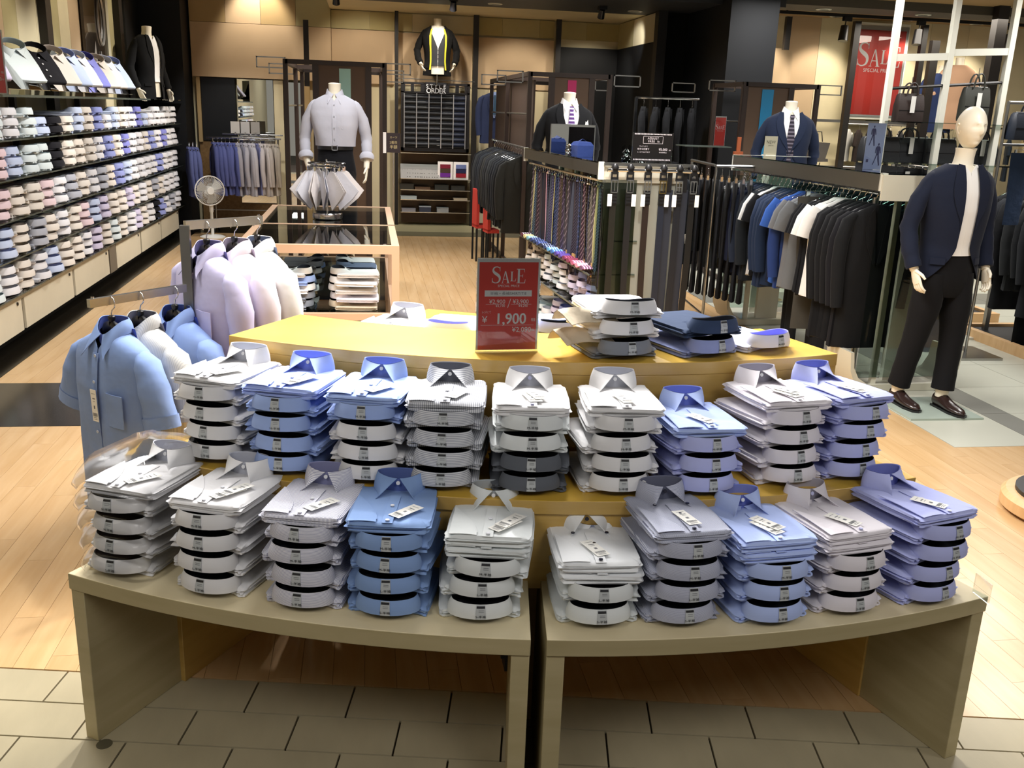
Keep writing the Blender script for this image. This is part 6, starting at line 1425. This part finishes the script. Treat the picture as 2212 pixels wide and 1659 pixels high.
for k,(a,b) in enumerate(((498,518),(519,536),(537,557))):
    x0=(-1.861,13.900,1.463)[0]+.135*k; t=thing('price_card','%s pale card above the back shirt rail'%('left','middle','right')[k],'card',(x0+.06,13.9,1.34),0,'cards above the back rail'); MB().bx((-.06,-.003,0),(.06,.003,.16)).build('card_sheet',mat('card_%d'%k,('#d6d3cb','#c9c8c6','#a9a6a0')[k],.5),t,0); MB().bx((-.01,-.006,-.01),(.01,.006,.02)).build('clip',M_STEEL,t,0)
# fan
t=thing('pedestal_fan','white pedestal fan standing before the back shirt rail','fan',(-2.06,13.15,0)); M_FG=glass('fan_cage','#ffffff',.4,.9)
MB().lathe((0,0,0),[(.001,0),(.165,0),(.165,.012),(.12,.028),(.04,.036),(.001,.036)],28).build('base',M_WPL,t,40); MB().lathe((0,0,.03),[(.022,0),(.020,.30),(.028,.31),(.028,.40),(.001,.41)],16).build('pole',M_WPL,t,40)
Rf=Matrix.Translation((0,-.05,.62))@Matrix.Rotation(R(22),4,'Z')
def fpart(n,mb,m,s=50):
    mb.v=[tuple(Rf@Vector(v)) for v in mb.v]; return mb.build(n,m,t,s)
fpart('motor',MB().lathe((0,0,0),[(.001,.0)]) if False else MB().tube([(0,.13,0),(0,.10,0),(0,.03,0)],[.02,.055,.06],16),M_WPL)
mb=MB(); mb.tube([(.19*math.cos(2*PI*k/40),0,.19*math.sin(2*PI*k/40)) for k in range(41)],.008,6,False)
for k in range(54):
    a=2*PI*k/54; mb.tube([(.05*math.cos(a),-.045,.05*math.sin(a)),(.13*math.cos(a),-.04,.13*math.sin(a)),(.19*math.cos(a),0,.19*math.sin(a))],.0016,4,False)
    mb.tube([(.05*math.cos(a),.03,.05*math.sin(a)),(.19*math.cos(a),0,.19*math.sin(a))],.0016,4,False)
fpart('cage',mb,M_WPL); fpart('centre_cap',MB().tube([(0,-.055,0),(0,-.04,0)],[.045,.05],20),M_WPL)
for k in range(3):
    a=2*PI*k/3+.3; g=[]
    for i in range(5):
        for_=[]
        r_=.03+.14*i/4
        g.append([(r_*math.cos(a+b),-.012+.03*b,r_*math.sin(a+b)) for b in (-.1,.35,.8)])
    fpart('blade',MB().sheet(g,.002),mat('blade_grey','#b5b4ae',.4))
# small dark sign by the post
t=thing('price_sign','small dark price sign by the black post left of the fabric board','sign',(.255,9.5,1.345)); MB().bx((-.068,-.004,0),(.068,.0,.185)).build('card',mat('sign_dark','#2e2428',.4),t,0)
mb=MB(); F=lambda x,y:(x,-.006,y); puttext(mb,'スーツ',.025,0,.135,F=F); puttext(mb,'2着目',.03,0,.085,F=F); puttext(mb,'半額',.038,0,.040,F=F); mb.build('lettering',mat('sign_gold','#c9b98a',.5),t,0); MB().bx((-.10,-.003,-.005),(-.07,.001,.19)).build('white_edge',M_PAPER,t,0); MB().bx((-.006,.0,-1.345),(.006,.01,0)).build('stand',M_STEEL,t,0)
# ================================================================ right-hand side
a=(6.773,13.250,3.084); b=(7.703,13.250,1.907); w=b[0]-a[0]; 
a2=(6.856,13.250,3.088); c2=(7.598,13.250,3.073); bl=(6.869,13.250,1.891)
SW=c2[0]-a2[0]; SH=a2[2]-bl[2]
t=sale_sign('sale_banner','big red SALE banner hanging on the wall behind the white pole',SW+.06,SH+.04,(a2[0]+SW/2,13.25,bl[2]-.02),0,False)
# serif word placed at the right height on the banner is made by sale_sign; the frame:
MB().bx((-SW/2-.05,.006,-.03),(SW/2+.05,.02,SH+.08)).build('banner_frame',M_WHT,t,0)
tag(MB().bx((a2[0]-.5,13.27,1.78),(a2[0]+2.2,13.31,1.82)).build('wall_rail',M_STEEL,smooth=0),'long steel rail below the big sale banner','rail')
# white pole frame
PYs=7.5
pp1,pp2,pp3=(4.207,7.500,2.420),(4.704,7.500,2.478),(5.230,7.500,2.537)
t=thing('pole_frame','tall white pole frame carrying hanging bags','frame',(pp2[0],7.5,0)); L=t.location
for p in (pp1,pp2,pp3): bxp(t,'white_pole',(p[0]-.024,7.476,0),(p[0]+.024,7.524,3.4),M_WHT,L=L); bxp(t,'pole_foot',(p[0]-.06,7.3,0),(p[0]+.06,7.7,.02),M_WHT,L=L)
for p,q,zz in ((pp1,pp2,2.30),(pp2,pp3,2.36)): MB().add([(p[0]-L.x,-.02,zz-.03),(q[0]-L.x,-.02,zz+.0),(q[0]-L.x,-.02,zz+.055),(p[0]-L.x,-.02,zz+.025),(p[0]-L.x,.02,zz-.03),(q[0]-L.x,.02,zz+.0),(q[0]-L.x,.02,zz+.055),(p[0]-L.x,.02,zz+.025)],[(0,1,2,3),(7,6,5,4),(0,4,5,1),(1,5,6,2),(2,6,7,3),(3,7,4,0)]).build('cross_beam',M_WHT,t,0)
rl,rr_=(4.220,7.500,2.061),(5.250,7.500,2.148)
MB().tube([(rl[0]-L.x,0,rl[2]),(rr_[0]-L.x,0,rr_[2])],.012,8).build('bag_rail',M_DARK,t)
sh=(4.659,7.600,1.475)
bxp(t,'glass_shelf',(pp1[0],7.45,sh[2]-.012),(pp3[0]+.3,7.85,sh[2]),M_SHELF,L=L); bxp(t,'glass_shelf',(pp1[0],7.45,1.80),(pp3[0]+.3,7.80,1.808),M_SHELF,L=L)
def bag(label,x,y,z,w,h,c,d=.10,hang_=True,tagw=True,rz=0):
    t=thing('briefcase',label,'bag',(x,y,z),rz,'business bags'); m=mat('bag'+c,c,.5,bump=.2,bscale=200)
    MB().loft([[(X*s*w/2,Y*s*d/2*(1.0 if Z_<.9*h else .6),Z_) for X,Y in ((-1,-.8),(-.95,-1),(.95,-1),(1,-.8),(1,.8),(.95,1),(-.95,1),(-1,.8))] for Z_,s in ((0,.97),(.02,1.0),(h*.6,.98),(h*.93,.94),(h,.86))]).build('body',m,t,40)
    for s in (-1,1):
        MB().tube([(w*.20*math.cos(q)*1.0,s*d*.35,h*.97+h*.42*math.sin(q)) for q in [PI*k/10 for k in range(11)]],.007,6).build('handle',m,t)
    MB().bx((-w*.47,-d*.52,h*.42),(w*.47,-d*.50,h*.44)).build('front_seam',M_BLK,t,0)
    MB().tube([(-w*.42,0,h*1.005),(w*.42,0,h*1.005)],.004,6).build('zip',M_STEEL,t)
    if hang_: MB().tube([(0,0,h*1.38),(0,0,h*1.38+.05)],.003,6).build('hook',M_STEEL,t)
    if tagw: MB().bx((-.02,-d*.62,h*.35),(.02,-d*.60,h*.35+.13)).build('price_tag',M_TAG,t,0)
p=(4.410,7.500,1.798); bag('dark brown leather bag with a white tag hanging from the rail',p[0],7.5,p[2],.235,.225,'#2c211e')
p=(4.990,7.500,1.829); bag('grey-black bag with a white tag hanging behind the mannequin head',p[0],7.5,p[2],.235,.27,'#33352f')
for k,(x,w,c,lb,tg) in enumerate(((1935,.34,'#14161a','black briefcase at the left of the glass shelf',False),(1985,.36,'#181a20','black briefcase with a white tag in the middle of the shelf',True),(2035,.30,'#16171b','black briefcase just left of the mannequin head',False),(2125,.34,'#15161b','black briefcase just right of the mannequin head',True))):
    p=(4.668,7.650,1.472); x0=pp1[0]+.06+.27*k+(.12 if k==3 else 0); bag(lb,x0,7.62+.03*(k%2),sh[2]+.001,w,.20,c,.11,False,tg)
# rack with dark jackets on a wooden base
def woodrack(label,x0,x1,y0,y1,posts,zr,grp):
    t=thing('garment_rack',label,'rack',((x0+x1)/2,(y0+y1)/2,0),0,'racks on wooden bases'); L=t.location; mw=wood('base_wood','#c9a070','#d9b585',.4,(2,10,2))
    for a_,b_ in (((x0,y0,0),(x1,y0+.06,.085)),((x0,y1-.06,0),(x1,y1,.085)),((x0,y0+.06,0),(x0+.06,y1-.06,.085)),((x1-.06,y0+.06,0),(x1,y1-.06,.085))): bxp(t,'wood_rim',a_,b_,mw,L=L)
    bxp(t,'black_deck',(x0+.06,y0+.06,.0),(x1-.06,y1-.06,.06),M_BLK,L=L)
    for x,y in posts: bxp(t,'steel_post',(x-.02,y-.02,.06),(x+.02,y+.02,zr+.12),M_STEEL,L=L)
    xs2=posts[0][0]; MB().tube([(xs2-L.x,posts[0][1]-L.y,zr),(posts[-1][0]-L.x,posts[-1][1]-L.y,zr)],.013,8).build('rail_bar',M_STEEL,t); bxp(t,'top_bar',(min(posts[0][0],posts[-1][0])-.02,min(posts[0][1],posts[-1][1]),zr+.10),(max(posts[0][0],posts[-1][0])+.02,max(posts[0][1],posts[-1][1]),zr+.13),M_STEEL,L=L)
    return t
woodrack('steel rack of dark jackets on a pale wooden base at the right edge',5.22,6.1,5.9,7.62,((5.42,7.45),(5.42,6.1)),1.36,0)
woodrack('farther steel rack on a pale wooden base behind the mannequin',5.05,5.95,8.0,9.6,((5.5,8.25),(5.5,9.4)),1.38,0)
for i in range(11):
    hang(('jacket','jacket','coat')[i%3],('#1f2124','#26282c','#17181b','#2a2c2e')[i%4],(5.42,7.38-.115*i,1.36),R(6*math.sin(i*2)),'dark jacket, %s from the far end of the wooden-base rack'%num(i),'jacket','jackets on the wooden-base rack',v=i%4,hlabel='%s hanger from the far end of the wooden-base rack'%num(i),dark=False)
for i in range(5): hang('trousers','#16171a',(5.40,6.9-.2*i,1.12),R(10+4*i),'black trousers, %s below the jackets of the wooden-base rack'%num(i),'trousers','trousers on the wooden-base rack',v=i,hlabel='clip hanger, %s, below the jackets of the wooden-base rack'%num(i))
for i in range(8):
    hang('jacket',('#23262a','#1b1d20','#2c3036')[i%3],(5.5,9.3-.13*i,1.38),R(5*math.sin(i)),'dark jacket, %s on the farther wooden-base rack'%num(i),'jacket','jackets on the farther rack',v=i%4,hlabel='%s hanger on the farther wooden-base rack'%num(i),dark=False)
hang('trousers','#25304e',(4.625,6.900,0.650),R(0),'navy trousers hanging just behind the mannequin','trousers','navy trousers',v=2,hlabel='clip hanger of the navy trousers behind the mannequin')
# dark bag and denim at the right edge
p=(4.908,6.800,1.586); 
t=thing('bag_stand','steel stand with hanging bag and denim at the right edge','rack',(p[0],6.8,0)); MB().tube([(-.10,0,0.02),(-.10,0,1.98)],.012,8).build('post',M_STEEL,t); MB().tube([(-.10,0,1.97),(.35,0,1.975)],.012,8).build('top_bar',M_STEEL,t); MB().tube([(-.10,0,1.66),(.35,0,1.665)],.010,8).build('lower_bar',M_STEEL,t); MB().bx((-.35,-.2,0),(.1,.2,.02)).build('foot_plate',M_STEEL,t,0)
bag('dark navy tote bag on the stand at the right edge',p[0]+.08,6.75,1.70,.34,.20,'#1b2433',.12,True,False)
hang('trousers','#2f3f5a',(p[0]+.08,6.78,1.66),R(8),'blue denim trousers below the tote at the right edge','trousers','denim at the right edge',v=1,hlabel='clip hanger of the denim trousers at the right edge',sc=.55)
# wall garments on the right
for i,(c,nm,kd) in enumerate((('#cfcdc6','pale grey','tee'),('#2e2522','dark brown','tee'),('#322926','dark brown','tee'),('#352c2a','brown black','tee'),('#2b2828','black','tee'),('#2a2a2c','black','longtee'))):
    q=(6.747,12.900,1.765); hang(kd,c,(q[0]+.16*i,12.95,q[2]),R(48+4*i),'%s top, %s from the left under the big sale banner'%(nm,num(i)),'top','tops under the sale banner',v=i%4,hlabel='%s hanger from the left under the big sale banner'%num(i),sc=.82)
rq=random.Random(6)
for i in range(14):
    q=(7.515,12.900,1.682); c,nm=rq.choice((('#d9d8d2','white'),('#1b1c1f','black'),('#b3a27c','tan'),('#26303c','dark blue'),('#c9c7c0','pale grey')))
    hang('tee',c,(q[0]+.22*i,12.95,q[2]+.02),R(60),'%s top, %s along the right wall rail behind the briefcases'%(nm,num(i)),'top','tops behind the briefcases',v=i%4,hlabel='%s hanger along the right wall rail behind the briefcases'%num(i),sc=.82)
t=thing('wall_garment_rail','steel rail along the right wall under the banner','rail',(8.2,12.95,0)); q=(6.747,12.900,1.765); MB().tube([(q[0]-8.3,0,q[2]),(2.5,0,q[2]+.02)],.012,8).build('rail_bar',M_STEEL,t); 
for x in (q[0]-8.25,0,2.4): MB().bx((x-.015,.02,0),(x+.015,.05,q[2]+.02)).build('rail_post',M_STEEL,t,0)
# red sale card and leather things left of the blue-striped panel
sale_sign('sale_card','narrow red sale card on the small shelf left of the blue-striped panel',.12,.30,((3.588,9.600,1.518)[0],9.58,1.50),0,False)
t=thing('leather_strap','tan leather strap standing behind the white fixture','accessory',((3.575,9.000,1.497)[0],9.0,1.46)); MB().bx((-.018,-.01,0),(.018,.01,.15)).build('strap',mat('tan_leather','#8a4420',.55),t,0); MB().bx((-.045,-.02,-.02),(.045,.02,.015)).build('strap_base',mat('tan_leather','#8a4420',.55),t,0); MB().bx((-.01,-.005,-1.46),(.01,.005,-.02)).build('stand',M_DARK,t,0)
t=thing('tote_bag','grey tote bag hanging right of the navy suit torso','bag',((4.679,9.600,1.466)[0],9.6,1.38)); MB().loft([[(-.10,-.02,0),(.09,-.02,0),(.09,.02,0),(-.10,.02,0)],[(-.12,-.02,.20),(.13,-.02,.19),(.13,.02,.19),(-.12,.02,.20)]]).build('body',cloth('#5d574f'),t,30); MB().tube([(-.05,0,.20),(-.03,0,.30),(.03,0,.30),(.05,0,.2)],.005,6).build('handle',M_DARK,t); MB().bx((-.006,.02,-1.38),(.006,.03,.28)).build('stand',M_DARK,t,0)
# round wooden display foot at the right edge of the picture
q=(3.083,3.711,0.000)
t=thing('round_pedestal','rim of a round wooden pedestal at the right edge of the picture','pedestal',(q[0]+.28,q[1]+.02,0)); MB().lathe((0,0,0),[(.30,0),(.33,.02),(.33,.07),(.31,.09),(.001,.09)],40).build('wood_disc',wood('base_wood','#c9a070','#d9b585',.4,(2,10,2)),t,40); MB().lathe((0,0,.09),[(.27,0),(.27,.02),(.001,.02)],40).build('top_inlay',M_DARK,t,40)
# ================================================================ ceiling fittings
M_LAMP=mat('lamp_glow','#fff4e2',.3,emit=6)
def downlight(p,label):
    t=thing('downlight',label,'ceiling light',p,0,'recessed downlights'); MB().lathe((0,0,-.006),[(.085,0),(.095,.003),(.095,.012),(.065,.012),(.065,.0)],24).build('ring',M_WHT,t,40); MB().lathe((0,0,-.002),[(.001,0),(.064,0),(.064,.004),(.001,.004)],20).build('lamp_disc',M_LAMP,t,40)
for k,(p,lab) in enumerate((((1.608,12.576,3.060),'glowing downlight above the post right of the fabric board'),((3.417,12.560,3.060),'glowing downlight above the black wall section'),((7.530,13.651,3.200),'glowing downlight in the hall ceiling above the sale banner'),((8.621,13.645,3.200),'glowing downlight in the hall ceiling right of the second white pole'),((6.485,13.643,3.200),'glowing downlight left of the sale banner'))):
    downlight((p[0],min(p[1],12.85 if k<2 else 13.2),3.055 if k<2 else 3.195),lab)
downlight(((6.834,11.600,3.126)[0],11.6,3.095),'glowing downlight in the grey ceiling beam above the banner'); downlight(((5.519,11.600,3.130)[0],11.6,3.095),'glowing downlight in the grey ceiling beam left of the banner')
t=thing('lighting_track','black lighting track along the hall ceiling','track',(7.0,12.4,3.13)); MB().bx((-1.7,-.015,-.02),(2.6,.015,.02)).build('track_bar',M_BLK,t,0)
for x in (-1.6,0,2.5): MB().bx((x-.01,-.01,.0),(x+.01,.01,.07)).build('track_hanger',M_BLK,t,0)
for k,px in enumerate(((6.245,12.400,3.150),(7.296,12.400,3.155),(8.630,12.400,3.352))):
    t=thing('track_spotlight','black spotlight on the hall track, %s from the left'%num(k),'spotlight',(px[0],12.4,3.11),R(20),'track spotlights'); MB().bx((-.07,-.02,-.05),(.07,.02,0)).build('adapter',M_BLK,t,0); MB().tube([(-.02,0,-.05),(-.03,0,-.12)],.008,6).build('arm',M_BLK,t); MB().tube([(-.03,.0,-.11),(-.06,-.02,-.30)],[.05,.062],16).build('lamp_head',M_BPL,t,50)
for k,x in enumerate((-.35,1.05,2.9)):
    t=thing('ceiling_spotlight','dark spotlight under the black ceiling, %s from the left'%num(k),'spotlight',(x,12.2,3.06),0,'dark ceiling spotlights'); MB().bx((-.05,-.05,-.04),(.05,.05,0)).build('adapter',M_BLK,t,0); MB().tube([(0,0,-.04),(0,.06,-.13)],[.035,.045],14).build('lamp_head',M_BPL,t,50)
